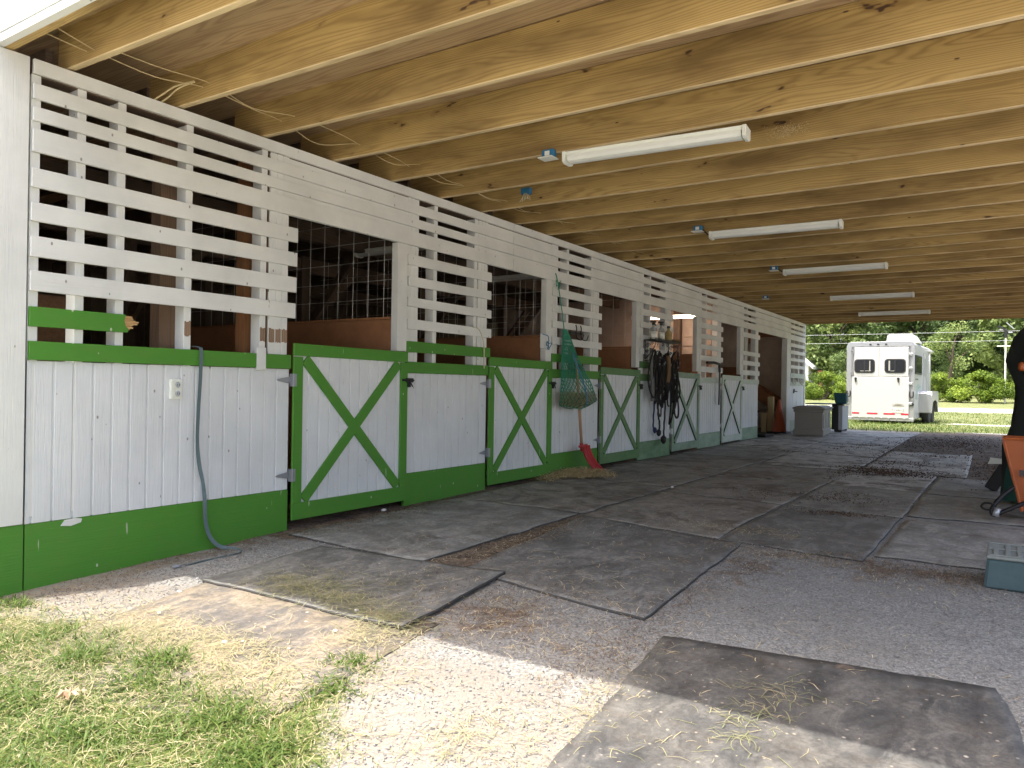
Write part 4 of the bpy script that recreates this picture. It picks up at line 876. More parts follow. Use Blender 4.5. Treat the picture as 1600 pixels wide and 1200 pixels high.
# electrical outlet
t = thing('electrical_outlet', 'weathered white double outlet cover on the nearest siding panel', 'outlet', (0, 2.55, .93))
MB().box(.0, .012, -.038, .038, -.055, .058).build('cover_plate', M['fixture'], t, bevel=.003)
MB().box(.012, .022, -.038, -.018, -.055, .058).build('flip_lid', M['fixture'], t, bevel=.002)
for z in (-.028, .022):
    MB().lathe([(.013, 0), (.014, .006), (.012, .010)], (0, 0, 0), 14).build('socket', M['greybox'], t).matrix_local = Matrix.Translation((.012, .008, z+.004)) @ Matrix.Rotation(PI/2, 4, 'Y') @ Matrix.Diagonal((1.2, 1, 1, 1))
    MB().box(.020, .0225, .000, .003, z-.002, z+.010).box(.020, .0225, .012, .015, z-.002, z+.010).build('slot', M['black'], t)
# small peach block and rag on the nearest partition
tag(MB().tube([(-1.5, 4.44, 1.512), (-1.46, 4.445, 1.545), (-1.38, 4.45, 1.548), (-1.34, 4.45, 1.52)], [.02, .026, .022, .015], 8).build('cloth_rag', M['pebble'], None, True), 'crumpled pale rag lying on top of the brown partition by the nearest door', 'rag')
# twine on the second lattice
o = MB().tube(bez([(.024, 5.40, 1.497), (.028, 5.46, 1.493), (.03, 5.50, 1.47), (.032, 5.545, 1.40), (.034, 5.56, 1.34), (.033, 5.565, 1.25), (.036, 5.57, 1.13)], 6), .004, 6).tube(bez([(.036, 5.558, 1.34), (.04, 5.56, 1.27), (.038, 5.563, 1.135)], 6), .005, 6).build('baling_twine', M['twine'], None, True)
tag(o, 'frayed cream twine hanging from the lattice above the second siding panel', 'twine')
# blue twine and white plate on door 2 jamb
tag(MB().box(.017, .028, 6.57, 6.70, 1.37, 1.52).build('wooden_plate', M['white'], None, bevel=.002), 'small white wooden plate nailed to the jamb right of the second opening', 'plate')
o = MB().tube(bez([(.03, 6.60, 1.515), (.034, 6.64, 1.508), (.034, 6.70, 1.50), (.034, 6.72, 1.46), (.036, 6.71, 1.41), (.034, 6.73, 1.36)], 6), .0045, 6).tube(bez([(.036, 6.71, 1.42), (.05, 6.66, 1.44), (.05, 6.65, 1.40), (.04, 6.70, 1.405), (.045, 6.67, 1.36)], 6), .0045, 6).tube(bez([(.036, 6.71, 1.42), (.05, 6.76, 1.43), (.045, 6.73, 1.39), (.04, 6.70, 1.36)], 6), .004, 6).build('blue_twine', M['bluetwine'], None, True)
tag(o, 'blue twine knotted on the white plate beside the second opening', 'twine')
# iron hook rack behind the hay net
t = thing('hook_rack', 'black iron hook rack on the lattice just right of the hay net', 'hook', (.02, 7.33, 1.57))
MB().box(.0, .012, -.14, .14, -.012, .012).build('backplate', M['black'], t)
for y in (-.02, .09):
    MB().tube(bez([(.01, y, .09), (.02, y, .05), (.015, y, 0), (.03, y, -.06), (.08, y+.01, -.075), (.10, y+.02, -.02)], 6), .006, 6).build('hook', M['black'], t, True)
# hay net
t = thing('hay_net', 'green rope hay net hanging on the lattice between the second and third doors', 'hay net', (.03, 7.0, .70))
def net_c(s_):   # s 0 top .. 1 bottom: centre y, half width, depth centre x, half depth, z
    y = np.interp(s_, [0, .1, .35, .7, 1], [7.02, 7.05, 7.08, 7.17, 7.20]); a = np.interp(s_, [0, .1, .35, .7, .93, 1], [.030, .07, .155, .30, .375, .33])
    b = np.interp(s_, [0, .35, .7, .93, 1], [.02, .05, .09, .11, .06]); z = np.interp(s_, [0, 1], [1.585, .735]); return y, a, .035+b, b, z
def net_p(s_, th): y, a, x, b, z = net_c(s_); sag = .045*(abs(math.cos(th)))*s_; return Vector((x+b*math.sin(th), y+a*math.cos(th), z+sag))
nt = MB(); nS = 20; K = 13
for k in range(K*2):
    for sg in (-1, 1):
        pts = [net_p(i/30, 2*PI*k/(K*2)+sg*i/30*2.6) for i in range(31)]; nt.tube(pts, .0032, 4, cap=False)
nt.tube([net_p(0, 2*PI*i/10) for i in range(10)], .006, 5, close=True).tube([net_p(1, 2*PI*i/24) for i in range(24)], .004, 5, close=True)
nt.build('netting', M['netgreen'], t, False, True)
MB().tube(bez([(.045, 7.02, 1.59), (.045, 6.97, 1.78), (.04, 6.91, 1.99), (.032, 6.87, 2.13), (.028, 6.85, 2.17)], 8), .006, 6).tube(bez([(.03, 6.87, 2.10), (.05, 6.83, 2.08), (.05, 6.84, 2.03), (.04, 6.89, 2.06), (.05, 6.93, 2.10)], 6), .004, 5).tube(bez([(.03, 6.87, 2.10), (.05, 6.90, 2.04), (.05, 6.86, 2.0)], 6), .004, 5).build('hanging_rope', M['netgreen'], t, False, True)
MB().tube([net_p(i/20, PI*.5) + Vector((.006, 0, 0)) for i in range(6, 20)], .008, 6).build('gather_cord', M['bluetwine'], t, False, True)
n = 2600; th = rng.uniform(0, 2*PI, n); sA = rng.uniform(.83, 1.0, n)**1.0; yc, aa, xc, bb, zc = net_c(sA); rr = np.sqrt(rng.uniform(0, 1, n))
ox = xc+bb*np.sin(th)*rr; oy = yc+aa*np.cos(th)*rr; oz = zc+.035*abs(np.cos(th))
o = strands('hay_in_net', ox-.1, oy-7.17, oz-.75, rng.uniform(.04, .11, n), rng.uniform(.003, .006, n), rng.uniform(0, 2*PI, n), rng.uniform(.1, .9, n), M['strawm'], .012, .8, .8)
o.location = (.1, 7.17, .75); tag(o, 'last wisps of hay in the bottom of the green net', 'hay', kind='stuff')
# red scoop
t = thing('manure_scoop', 'red plastic scoop with a wooden handle leaning on the wall over the straw', 'scoop', (.16, 7.5, .03), 0)
MB().tube([(.10, 7.20, 1.30), (.11, 7.26, .80), (.115, 7.33, .30)], [.015, .016, .016], 10).build('handle', M['handle'], t, True, True)
blade = MB(); nu, nv = 9, 12
for j in range(nv+1):
    v = j/nv
    for i in range(nu+1):
        u = i/nu-.5; w = .16+.04*v; zc = .325-.29*v; yc = 7.35+.02*v+.13*v*v; xc = .105+.12*v**1.5
        blade.v.append((xc+.05*(4*u*u)*(1-.3*v)+.012*abs(math.sin(u*PI*5)), yc+w*u*.92, zc+w*u*.12+.0*v))
for j in range(nv):
    for i in range(nu): q = j*(nu+1)+i; blade.f.append((q, q+1, q+nu+2, q+nu+1)); blade.m.append(0)
bo = blade.build('scoop_blade', M['red'], t, False, True); sm = bo.modifiers.new('thick', 'SOLIDIFY'); sm.thickness = .008
rb = MB()
for k in range(6):
    u = (k+.5)/6-.5; pts = [(.112+.12*v**1.5+.05*(4*u*u)*(1-.3*v)+.012, 7.35+.02*v+.13*v*v+(.16+.04*v)*u*.92, .325-.29*v+(.16+.04*v)*u*.12) for v in (0, .25, .5, .75, 1)]; rb.tube(pts, .006, 5)
rb.build('blade_ribs', M['red'], t, True, True)
MB().tube([(.112, 7.325, .36), (.115, 7.34, .27)], .021, 10).beam((.115, 7.27, .322), (.125, 7.43, .335), .02, .022).build('socket', M['red'], t, True, True)

# tack shelf
t = thing('tack_shelf', 'black wrought iron shelf with scrolled brackets beside the third opening', 'shelf', (.02, 9.65, 1.6))
MB().box(.0, .17, -.46, .44, .0, .012).tube([(.17, -.46, .02), (.17, .44, .02)], .007, 6).build('shelf_board', M['black'], t)
for y in (-.42, .40):
    sc = MB(); sc.tube([(.006, y, 0), (.006, y, -.24)], .007, 6).tube(bez([(.165, y, -.002), (.13, y, -.10), (.05, y, -.20), (.008, y, -.24)], 6), .006, 6)
    for cx, cz, r0 in ((.045, -.065, .035), (.10, -.045, .028), (.035, -.14, .024)):
        sc.tube([(cx+r0*(1-k/16)*math.cos(k*.75), y, cz+r0*(1-k/16)*math.sin(k*.75)) for k in range(15)], .0045, 5)
    sc.build('scroll_bracket', M['black'], t)
    hb = MB().tube([(.012, y-.02, -.26), (.05, y, -.27), (.075, y+.01, -.24), (.07, y, -.21)], .006, 6); hb.build('hook', M['black'], t)
sc = MB()
for k in range(5): sc.tube([(.16, -.36+.17*k+.035*math.cos(a*.6)*(1-a/14), -.05+.035*math.sin(a*.6)*(1-a/14)) for a in range(12)], .004, 5)
sc.build('front_scrolls', M['black'], t)
def bottle(y, z, r, h, mat, label, spray=True, name='spray_bottle'):
    t = thing(name, label, 'bottle', (.10, y, z), rnd.uniform(0, 1), 'grooming bottles on the tack shelf')
    MB().lathe([(r*.92, 0), (r, .01), (r, h*.62), (r*.8, h*.76), (r*.36, h*.86), (r*.36, h)], seg=16).build('bottle_body', M[mat], t, True)
    MB().lathe([(r*1.012, h*.16), (r*1.012, h*.55)], seg=16).build('bottle_label', M['fixture' if mat != 'amberlabel' else 'amberlabel'], t, True)
    if spray:
        MB().lathe([(r*.45, h), (r*.45, h+.025), (r*.3, h+.045)], seg=12).box(-.045, .03, -.012, .012, h+.03, h+.055).beam((.012, 0, h+.03), (.035, 0, h-.015), .01, .006).build('spray_head', M['blackrub'], t)
    else: MB().lathe([(r*.5, h), (r*.5, h+.03)], seg=12).build('cap', M['blackrub'], t)
bottle(9.33, 1.613, .050, .20, 'clearbottle', 'white spray bottle at the left end of the tack shelf')
bottle(9.60, 1.613, .043, .21, 'clearbottle', 'clear spray bottle with a black base, second on the tack shelf')
bottle(9.86, 1.613, .048, .19, 'amberlabel', 'tan bottle with a dark cap at the right of the tack shelf', False, 'lotion_bottle')
tag(MB().box(.03, .15, 10.02, 10.24, 1.613, 1.64).tube([(.05, 10.0, 1.65), (.13, 10.28, 1.655)], .014, 8).build('grooming_brush', M['tanbrush'], None, bevel=.006), 'low dark grooming brush poking off the right end of the tack shelf', 'brush')
# hanging tack
def loop(cx, cy, cz, ry, rz, dx=.03, n=20, ph=0.0, squash=.0):
    return [(cx+dx*math.sin(a*2+ph), cy+ry*math.cos(a)*(1-squash*math.sin(a)), cz+rz*math.sin(a)) for a in [2*PI*i/n for i in range(n)]]
def strapped(name, label, cat, y, seed, n_str, z0=1.42, z1=.75, spread=.10, mat='tack', grp=None):
    r = random.Random(seed); t = thing(name, label, cat, (.08, y, z0), 0, grp); mb = MB(); m2 = MB()
    for k in range(n_str):
        ry = r.uniform(.03, .11); rz = r.uniform(.16, .33); cy = y+r.uniform(-spread, spread); cz = z0-rz-r.uniform(0, .16)
        pts = loop(.06+r.uniform(0, .07), cy, cz, ry, rz, .02, 22, r.uniform(0, 6), r.uniform(-.4, .4))+[]
        pts = [Vector(p) for p in pts]; pts.append(pts[0])
        mb.ribbon(pts, [(0.3, .3, 0.9) if False else (1, .35*math.sin(i), .2) for i in range(len(pts))], .022, .005)
        m2.tube([pts[3]+Vector((.012, 0, 0)), pts[3]+Vector((.014, .02, .0)), pts[3]+Vector((.012, .02, -.02)), pts[3]+Vector((.012, 0, -.02))], .0035, 5, close=True)
    mb.build('leather_straps', M[mat], t, False, True); m2.build('buckles', M['galv'], t, False, True); return t
strapped('bridle', 'tangle of black bridle straps at the left of the hanging tack', 'bridle', 9.38, 2, 9, 1.50, grp='bridles and halters under the tack shelf')
strapped('bridle', 'black bridle with many buckles in the middle of the hanging tack', 'bridle', 9.62, 3, 11, 1.50, grp='bridles and halters under the tack shelf')
strapped('halter', 'black halter with wide loops at the right edge of the hanging tack', 'halter', 9.98, 5, 9, 1.50, spread=.13, grp='bridles and halters under the tack shelf')
strapped('halter', 'lowest black halter looping out right over the stall door edge', 'halter', 10.14, 8, 6, 1.22, spread=.09, grp='bridles and halters under the tack shelf')
strapped('bridle', 'black straps filling the centre right of the hanging tack', 'bridle', 9.80, 12, 9, 1.46, grp='bridles and halters under the tack shelf')
o = MB(); prof = [(0, 1.50), (.05, 1.30), (.06, 1.0), (.075, .80)]
pts = [(.10, 9.27, 1.50), (.10, 9.27, 1.3), (.11, 9.29, 1.1), (.11, 9.30, .92), (.11, 9.31, .80)]
o.ribbon(bez(pts, 5), [(0, 1, .0)]*21, .085, .02); tag(o.build('grey_cloth', M['greycloth'], None), 'grey cloth strip hanging at the left side of the tack', 'cloth')
o = MB().ribbon(bez([(.14, 9.75, 1.42), (.15, 9.76, 1.3), (.15, 9.76, 1.15), (.14, 9.75, 1.05)], 5), [(0, 1, 0)]*16, .10, .03).build('tan_girth', M['tanbrush'], None, bevel=.01); tag(o, 'tan padded girth hanging among the black straps', 'girth')
def rope(name, label, pts, r, mat, knot=None):
    t = thing(name, label, 'lead rope', pts[-1], 0, 'lead ropes hanging below the tack')
    P = bez(pts, 8); MB().tube([p+Vector((.002*math.sin(i*1.3), .003*math.cos(i*1.3), 0)) for i, p in enumerate(P)], r, 7).build('rope_cord', M[mat], t, True, True)
    if knot: 
        k = Vector(knot[0]); MB().lathe([(knot[1]*.4, knot[1]*1.3), (knot[1], knot[1]*.6), (knot[1]*.9, -knot[1]*.6), (knot[1]*.35, -knot[1]*1.4)], k, 10).build('rope_knot', M[mat], t, True, True)
rope('lead_rope', 'navy lead rope hanging leftmost below the tack', [(.09, 9.46, 1.3), (.08, 9.47, .95), (.07, 9.45, .65), (.07, 9.44, .45), (.08, 9.46, .40)], .011, 'navy', ((.08, 9.47, .41), .030))
rope('lead_rope', 'doubled black lead rope in the middle below the tack', [(.09, 9.62, 1.3), (.08, 9.60, .9), (.09, 9.55, .75), (.09, 9.56, .60), (.08, 9.63, .50), (.08, 9.62, .36)], .013, 'tack', ((.08, 9.61, .37), .035))
rope('lead_rope', 'black lead rope looping back up below the tack', [(.10, 9.66, 1.2), (.09, 9.68, .85), (.09, 9.64, .6), (.09, 9.56, .66), (.09, 9.53, .78), (.09, 9.60, .9)], .011, 'tack')
rope('lead_rope', 'longest black lead rope with a tasselled end below the tack', [(.11, 9.84, 1.2), (.09, 9.80, .95), (.085, 9.81, .7), (.085, 9.78, .45), (.085, 9.77, .30)], .013, 'tack', ((.085, 9.77, .27), .042))
# crook on far lattice
t = thing('bridle_bracket', 'black bracket with a long strap hanging between the fourth and fifth doors', 'bracket', (.02, 12.05, 1.37))
MB().tube([(.03, -.42, .02), (.04, -.1, .03), (.05, .13, .01), (.05, .15, -.12)], .022, 8).build('bracket_arm', M['black'], t)
MB().ribbon([(.05, .15, -.0), (.05, .15, -.25), (.045, .15, -.66)], [(0, 1, 0)]*3, .05, .012).build('strap_end', M['tack'], t)
# far wall bits
tag(MB().tube([(.02, 17.62, .90), (.03, 17.62, 1.0)], .015, 6).tube([(.03, 17.60, .95), (.05, 17.80, .94)], .014, 6).build('door_latch', M['black'], None), 'small black latch on the siding at the far end of the wall', 'latch')
for y in (17.55, 18.25): tag(MB().tube(bez([(.022, y, 1.25), (.03, y, 1.15), (.06, y+.02, 1.10), (.08, y+.03, 1.15), (.05, y, 1.2)], 5), .014, 6).build('coat_hook', M['fixture'], None, True), 'white hook on the pale green rail, %s of the far pair' % ('left' if y < 18 else 'right'), 'hook')

# ================================================================== FLOOR OBJECTS
def text_mesh(txt, size, depth=.001, bold=0.0):
    cu = bpy.data.curves.new('lettering', 'FONT'); cu.body = txt; cu.size = size; cu.extrude = depth; cu.align_x = 'CENTER'; cu.align_y = 'CENTER'; cu.offset = bold
    ob = bpy.data.objects.new('lettering', cu); COL.objects.link(ob); dg = bpy.context.evaluated_depsgraph_get(); me = bpy.data.meshes.new_from_object(ob.evaluated_get(dg))
    bpy.data.objects.remove(ob); return me
def letters(txt, size, parent, mat, mtx, name='lettering', bold=0.0):
    me = text_mesh(txt, size, bold=bold); me.materials.clear(); me.materials.append(M[mat]); o = bpy.data.objects.new(name, me); COL.objects.link(o); o.parent = parent; o.matrix_local = mtx; return o
# mounting block
t = thing('mounting_block', 'dusty teal plastic mounting step with a ribbed grey top on the gravel', 'step', (3.92, 4.43, G(4.4)))
MB().prism([(0, 0), (.62, 0), (.60, .150), (.014, .150)], 1, 0, .38).build('step_body', M['teal'], t, bevel=.012)
MB().box(.010, .61, -.006, .386, .150, .166).build('step_top', M['tealtop'], t, bevel=.006)
tr = MB()
for i in range(9): tr.box(.04+.05*i, .062+.05*i, .04, .34 if i % 3 else .20, .166, .174)
for k in range(3): tr.box(.02, .6, .005+.18*k, .018+.18*k, .166, .1735)
tr.build('tread_rib', M['tealtop'], t, bevel=.002)
# orange wheelbarrow standing tipped on its nose
t = thing('wheelbarrow', 'orange steel wheelbarrow tipped upright at the right edge with dark frame legs', 'wheelbarrow', (4.35, 6.85, G(6.8)+.02))
tray = MB()
def ring(z, hw, y0, y1): return [(-hw, y0, z), (hw, y0, z), (hw, y1, z), (-hw, y1, z)]
R4 = [ring(.02, .20, .0, .10), ring(.06, .235, -.03, .16), ring(.585, .355, -.06, .30)]
for r4 in R4: tray.v += r4
for k in range(2):
    for j in range(4): j2 = (j+1) % 4; tray.f.append((k*4+j, k*4+j2, k*4+4+j2, k*4+4+j)); tray.m.append(0)
tray.f.append((3, 2, 1, 0)); tray.m.append(0)
o = tray.build('tray', M['orange'], t); sm = o.modifiers.new('thick', 'SOLIDIFY'); sm.thickness = .012; bv = o.modifiers.new('bevel', 'BEVEL'); bv.width = .022; bv.segments = 3
MB().tube([(-.36, -.065, .59), (.36, -.065, .59), (.36, .31, .59), (-.36, .31, .59)], .010, 6, close=True).build('tray_rim', M['orange'], t)
MB().tube([(-.355, -.055, .575), (-.235, -.03, .05)], .011, 6).build('tray_edge', M['orange'], t)
letters('ROA', .062, t, 'letter', Matrix.Translation((-.19, -.072, .335)) @ Matrix.Rotation(PI/2-.05, 4, 'X'), 'lettering', .004)
MB().tube(bez([(-.02, -.10, .30), (-.16, -.14, .17), (-.34, -.18, .06), (-.41, -.18, .025), (-.42, -.16, .07), (-.36, -.10, .16), (-.27, -.02, .24)], 8), .016, 8).build('leg', M['black'], t, True)
MB().tube([(-.40, -.19, .015), (-.385, -.175, .075)], .024, 10).build('leg_tip', M['alu'], t, True)
MB().tube(bez([(-.40, -.18, .10), (-.46, -.17, .11), (-.49, -.16, .08), (-.46, -.15, .055), (-.40, -.15, .06)], 6), .008, 6).build('cable_loop', M['black'], t, True)
# dark stand behind it
t = thing('jack_stand', 'black metal stand with a white label behind the orange wheelbarrow', 'stand', (4.02, 8.6, G(8.6)+.02))
MB().beam((-.13, -.0, .0), (.06, .0, .36), .09, .11).beam((.0, .02, .16), (.42, .02, .10), .05, .05).beam((.02, 0, .33), (.40, .0, .42), .06, .05).build('stand_frame', M['black'], t, bevel=.008)
MB().prism([(-.15, .25), (.02, .26), (.01, .30), (-.13, .31)], 1, -.075, -.06).box(.06, .14, -.07, -.06, .22, .26).build('white_label', M['fixture'], t)
MB().tube(bez([(.0, 0, .38), (-.02, 0, .44), (.03, 0, .48), (.08, 0, .46)], 5), .010, 6).build('handle', M['alu'], t, True)
# draped blanket on a stand
prof = [(.51, 4.005), (.57, 4.03), (.71, 4.06), (.84, 4.085), (.93, 4.09), (1.03, 4.078), (1.12, 4.035), (1.19, 4.012), (1.23, 4.0), (1.27, 4.008), (1.33, 4.028), (1.43, 4.055), (1.50, 4.11), (1.56, 4.20), (1.60, 4.30), (1.615, 4.42)]
t = thing('draped_blanket', 'black and dark green horse blanket draped over a tall stand at the right edge', 'blanket', (4.5, 7.8, G(7.8)))
mb = MB(); nseg = 48
for z, xl in [(.04, 3.975), (.28, 3.985)]+prof:
    w = 4.5-xl
    for j in range(nseg):
        a = 2*PI*j/nseg; rip = 1+.10*math.sin(9*a+z*2.2)*(1 if abs(math.cos(a)) < .95 else .12)+.035*math.sin(19*a+z*7)*(1 if abs(math.cos(a)) < .95 else .1)
        mb.v.append((w*math.cos(a)*rip, .55*w*math.sin(a)*rip, z-G(7.8)*0))
K = len(prof)+2
for i in range(K-1):
    for j in range(nseg): j2 = (j+1) % nseg; mb.f.append((i*nseg+j, i*nseg+j2, (i+1)*nseg+j2, (i+1)*nseg+j)); mb.m.append(1 if i < 3 and 27 < j < 42 else 0)
mb.f.append(tuple((K-1)*nseg+j for j in range(nseg))); mb.m.append(0)
o = mb.build('blanket_cloth', [M['darkcloth'], M['darkgreen']], t, True)
MB().lathe([(.015, 0), (.028, .02), (.026, .06), (.01, .075)], (-.385, -.20, 1.14), 10).build('orange_tag', M['orange'], t, True)
# storage chest
t = thing('storage_chest', 'taupe panelled storage chest standing on the mats near the far opening', 'storage chest', (.43, 15.8, G(16)+.012), math.radians(4))
MB().box(.02, .55, .02, 1.30, .03, .52).build('chest_body', M['deckbox'], t, bevel=.01)
MB().box(0, .57, 0, 1.32, 0, .13).build('chest_plinth', M['deckbox'], t, bevel=.012)
MB().box(.0, .57, 0, 1.32, .47, .53).build('chest_collar', M['deckbox'], t, bevel=.01)
MB().prism([(-.02, .53), (.60, .53), (.60, .56), (.50, .592), (.08, .592), (-.02, .56)], 1, -.025, 1.345).build('chest_lid', M['deckbox'], t, bevel=.01)
for y0 in (.08, .50, .92): MB().box(.55, .562, y0, y0+.34, .16, .44).build('side_panel', M['deckbox'], t, bevel=.006)
# grey cabinet behind with a bucket on top
t = thing('plastic_cabinet', 'pale grey slatted plastic cabinet with a dark front behind the storage chest', 'cabinet', (.80, 17.75, G(18)+.012))
MB().box(.0, .14, 0, .75, .05, .60).build('cabinet_front', M['blackrub'], t, bevel=.01)
bd = MB()
for k in range(7): bd.box(.14, .225, .01+.105*k, .105+.105*k, .05, .58)
bd.build('cabinet_side', M['greybox'], t, bevel=.004)
MB().box(-.55, .24, -.02, .77, .60, .622).build('cabinet_lid', M['blackrub'], t, bevel=.005)
for y in (.05, .70): MB().box(.05, .20, y, y+.04, 0, .05).build('foot', M['blackrub'], t)
t = thing('feed_bucket', 'teal plastic bucket standing on the cabinet behind the storage chest', 'bucket', (.93, 18.15, G(18)+.634))
MB().prism([(-.11, 0), (.10, 0), (.135, .05), (.125, .22), (-.14, .24)], 1, -.12, .12).build('bucket_body', M['bucket'], t, bevel=.02)
MB().tube([(-.15, -.125, .235), (.13, -.125, .22), (.13, .125, .22), (-.15, .125, .235)], .008, 6, close=True).build('bucket_rim', M['bucket'], t)
# cone
t = thing('traffic_cone', 'orange traffic cone standing by the last open doorway', 'cone', (-.03, 16.55, G(16.5)))
MB().lathe([(.15, .03), (.145, .05), (.028, .70), (.022, .71)], seg=24).build('cone_body', M['cone'], t, True)
MB().prism([(-.20, -.20), (.20, -.20), (.20, .20), (-.20, .20)], 2, 0, .032).build('cone_base', M['blackrub'], t, bevel=.01)
# bench, buckets, second cone, mat inside the last bay
t = thing('wooden_bench', 'low bench with cream ends inside the last open bay', 'bench', (-.36, 16.72, G(17)))
MB().box(-1.5, .02, 0, .42, .42, .46).build('bench_top', M['oldwood_y'], t, bevel=.004)
for x in (-1.45, -.05): MB().box(x-.04, x+.06, .0, .40, .0, .42).build('bench_end', M['cable'], t, bevel=.003)
tag(MB().box(-.34, -.22, 16.80, 16.90, .05, .82).build('cream_board', M['cable'], None, bevel=.004), 'cream board standing upright behind the orange cone', 'board')
t = thing('water_bucket', 'pale bucket under the bench in the last open bay', 'bucket', (-.75, 16.92, G(17)))
MB().lathe([(.13, 0), (.16, .30), (.165, .31)], seg=20).build('bucket_body', M['fixture'], t, True)
t = thing('dark_tub', 'dark round tub on the bench in the last open bay', 'tub', (-1.15, 16.93, G(17)+.46))
MB().lathe([(.12, 0), (.155, .26), (.16, .27)], seg=20).build('tub_body', M['tack'], t, True)
t = thing('small_cone', 'faded cone shaped marker standing on the bench', 'cone', (-.82, 16.93, G(17)+.46))
MB().lathe([(.085, 0), (.08, .02), (.02, .30)], seg=18).build('cone_body', M['tanbrush'], t, True)
tag(MB().prism([(-.45, 14.95), (.16, 14.75), (.22, 15.15), (-.40, 15.35)], 2, G(15)+.005, G(15)+.055).build('door_mat', M['black'], None, bevel=.01), 'dark folded mat lying in the last open doorway', 'mat')

# ================================================================== HORSE TRAILER
t = thing('horse_trailer', 'white two horse trailer with dark rear windows parked on the grass', 'horse trailer', (.90, 24.5, .0), math.radians(-2.2))
W2_, zb, zt, L = .90, .18, 2.43, 3.8
sh = MB(); cs = []
for i in range(7): a = PI/2*i/6; cs.append((W2_-.14+.14*math.sin(a)**1, zt-.14+.14*math.cos(a)))
right = cs; left = [(-x, z) for x, z in cs[::-1]]
sec = [(-W2_, zb), (W2_, zb)]+right[::-1]+left[::-1]
sh.prism(sec, 1, .03, L); sh.build('body', M['trailer'], t, bevel=.004)
fr = MB(); fr.prism([(-W2_-.012, zb-.04), (-W2_+.13, zb-.04), (-W2_+.13, zt-.13), (W2_-.11, zt-.13), (W2_-.11, zb-.04), (W2_+.012, zb-.04)]+[(x*1.013, z+.01) for x, z in right[::-1]]+[(x*1.013, z+.01) for x, z in left[::-1]], 1, -.01, .06)
fr.build('rear_frame', M['alu'], t, bevel=.004)
MB().box(-W2_+.14, W2_-.12, -.035, .02, zb+.01, 1.40).build('ramp', M['trailer'], t, bevel=.008)
for x0, x1 in ((-W2_+.20, -.02), (-.015, W2_-.14)): MB().box(x0, x1, -.03, .02, 1.415, zt-.16).build('upper_door', M['trailer'], t, bevel=.008)
for cx in (-.41, .41):
    n = 8; rr = .09; pts = []
    for (sx, sz, a0) in ((1, 1, 0), (-1, 1, PI/2), (-1, -1, PI), (1, -1, 1.5*PI)):
        for k in range(5): a = a0+PI/2*k/4; pts.append((cx+sx*(.28-rr)+rr*math.cos(a), 1.72+sz*(.205-rr)+rr*math.sin(a)))
    w = MB().prism(pts, 1, -.045, -.028).build('rear_window', M['blackrub'], t, bevel=.004)
    MB().prism([(cx+(x-cx)*.88, 1.72+(z-1.72)*.86) for x, z in pts], 1, -.050, -.044).build('window_pane', M['glass'], w)
    MB().box(cx-.02, cx+.02, -.054, -.046, 1.56, 1.88).build('window_frame', M['blackrub'], w)
    MB().box(cx+(.13 if cx < 0 else -.17), cx+(.16 if cx < 0 else -.13), -.0535, -.0505, 1.58, 1.87).box(cx-.12, cx+.18 if cx < 0 else cx+.0, -.0535, -.0505, 1.565, 1.58).build('window_catch', M['badge'], w)
for x in (-.65, .50): MB().lathe([(.032, 0), (.036, .02), (.025, .06)], (x, -.06, 1.32), 10).box(x-.012, x+.012, -.07, -.03, 1.25, 1.33).build('ramp_latch', M['black'], t)
for x in (-.26, -.05, .16): MB().box(x-.03, x+.03, -.03, -.008, zt-.09, zt-.05).build('marker_light', M['black'], t, bevel=.006)
MB().tube([(-.745, -.03, 1.47), (-.745, -.03, 2.22)], .014, 8).box(-.79, -.70, -.05, -.01, 2.16, 2.24).box(-.79, -.72, -.05, -.01, 1.45, 1.53).build('lock_rod', M['galv'], t)
MB().tube([(.80, -.02, .55), (.80, -.02, 2.30)], .012, 8).build('hinge_rod', M['galv'], t)
for z in (2.05, 1.65, 1.20, .62): MB().box(.77, .86, -.05, .0, z-.035, z+.035).build('door_hinge', M['alu'], t, bevel=.006)
for x in (-.845, .845):
    MB().tube(bez([(x-.045, -.03, .98), (x-.045, -.05, .84), (x, -.055, .80), (x+.045, -.05, .84), (x+.045, -.03, .98)], 5), .018, 8).build('grab_handle', M['tack'], t, True)
for x0, x1 in ((-.74, -.54), (-.33, -.04), (.12, .42), (.58, .775)): MB().box(x0, x1, -.040, -.034, .295, .335).build('reflector_strip', M['redref'], t)
pl = MB().box(.34, .65, -.046, -.036, .36, .49).build('licence_plate', M['fixture'], t, bevel=.004)
letters('TVABNZ', .085, pl, 'letter', Matrix.Translation((.495, -.048, .422)) @ Matrix.Rotation(PI/2, 4, 'X'))
el = [(.50+.165*math.cos(2*PI*i/24), .575+.055*math.sin(2*PI*i/24)) for i in range(24)]
b_ = MB().prism(el, 1, -.042, -.034).build('oval_badge', M['badge'], t)
MB().box(.40, .60, -.045, -.041, .565, .572).box(.42, .58, -.045, -.041, .585, .592).build('badge_lines', M['letter'], b_)
MB().lathe([(.05, 0), (.05, .02)], (0, 0, 0), 14).build('tail_light', M['black'], t).matrix_local = Matrix.Translation((.86, -.01, .60)) @ Matrix.Rotation(PI/2, 4, 'X')
bm_ = MB().box(-W2_, W2_, -.02, .05, zb-.07, zb+.02)
for k in range(8): bm_.box(-.75+.2*k, -.72+.2*k, -.05, .0, zb-.03, zb+.02)
bm_.build('rear_sill', M['alu'], t, bevel=.004)
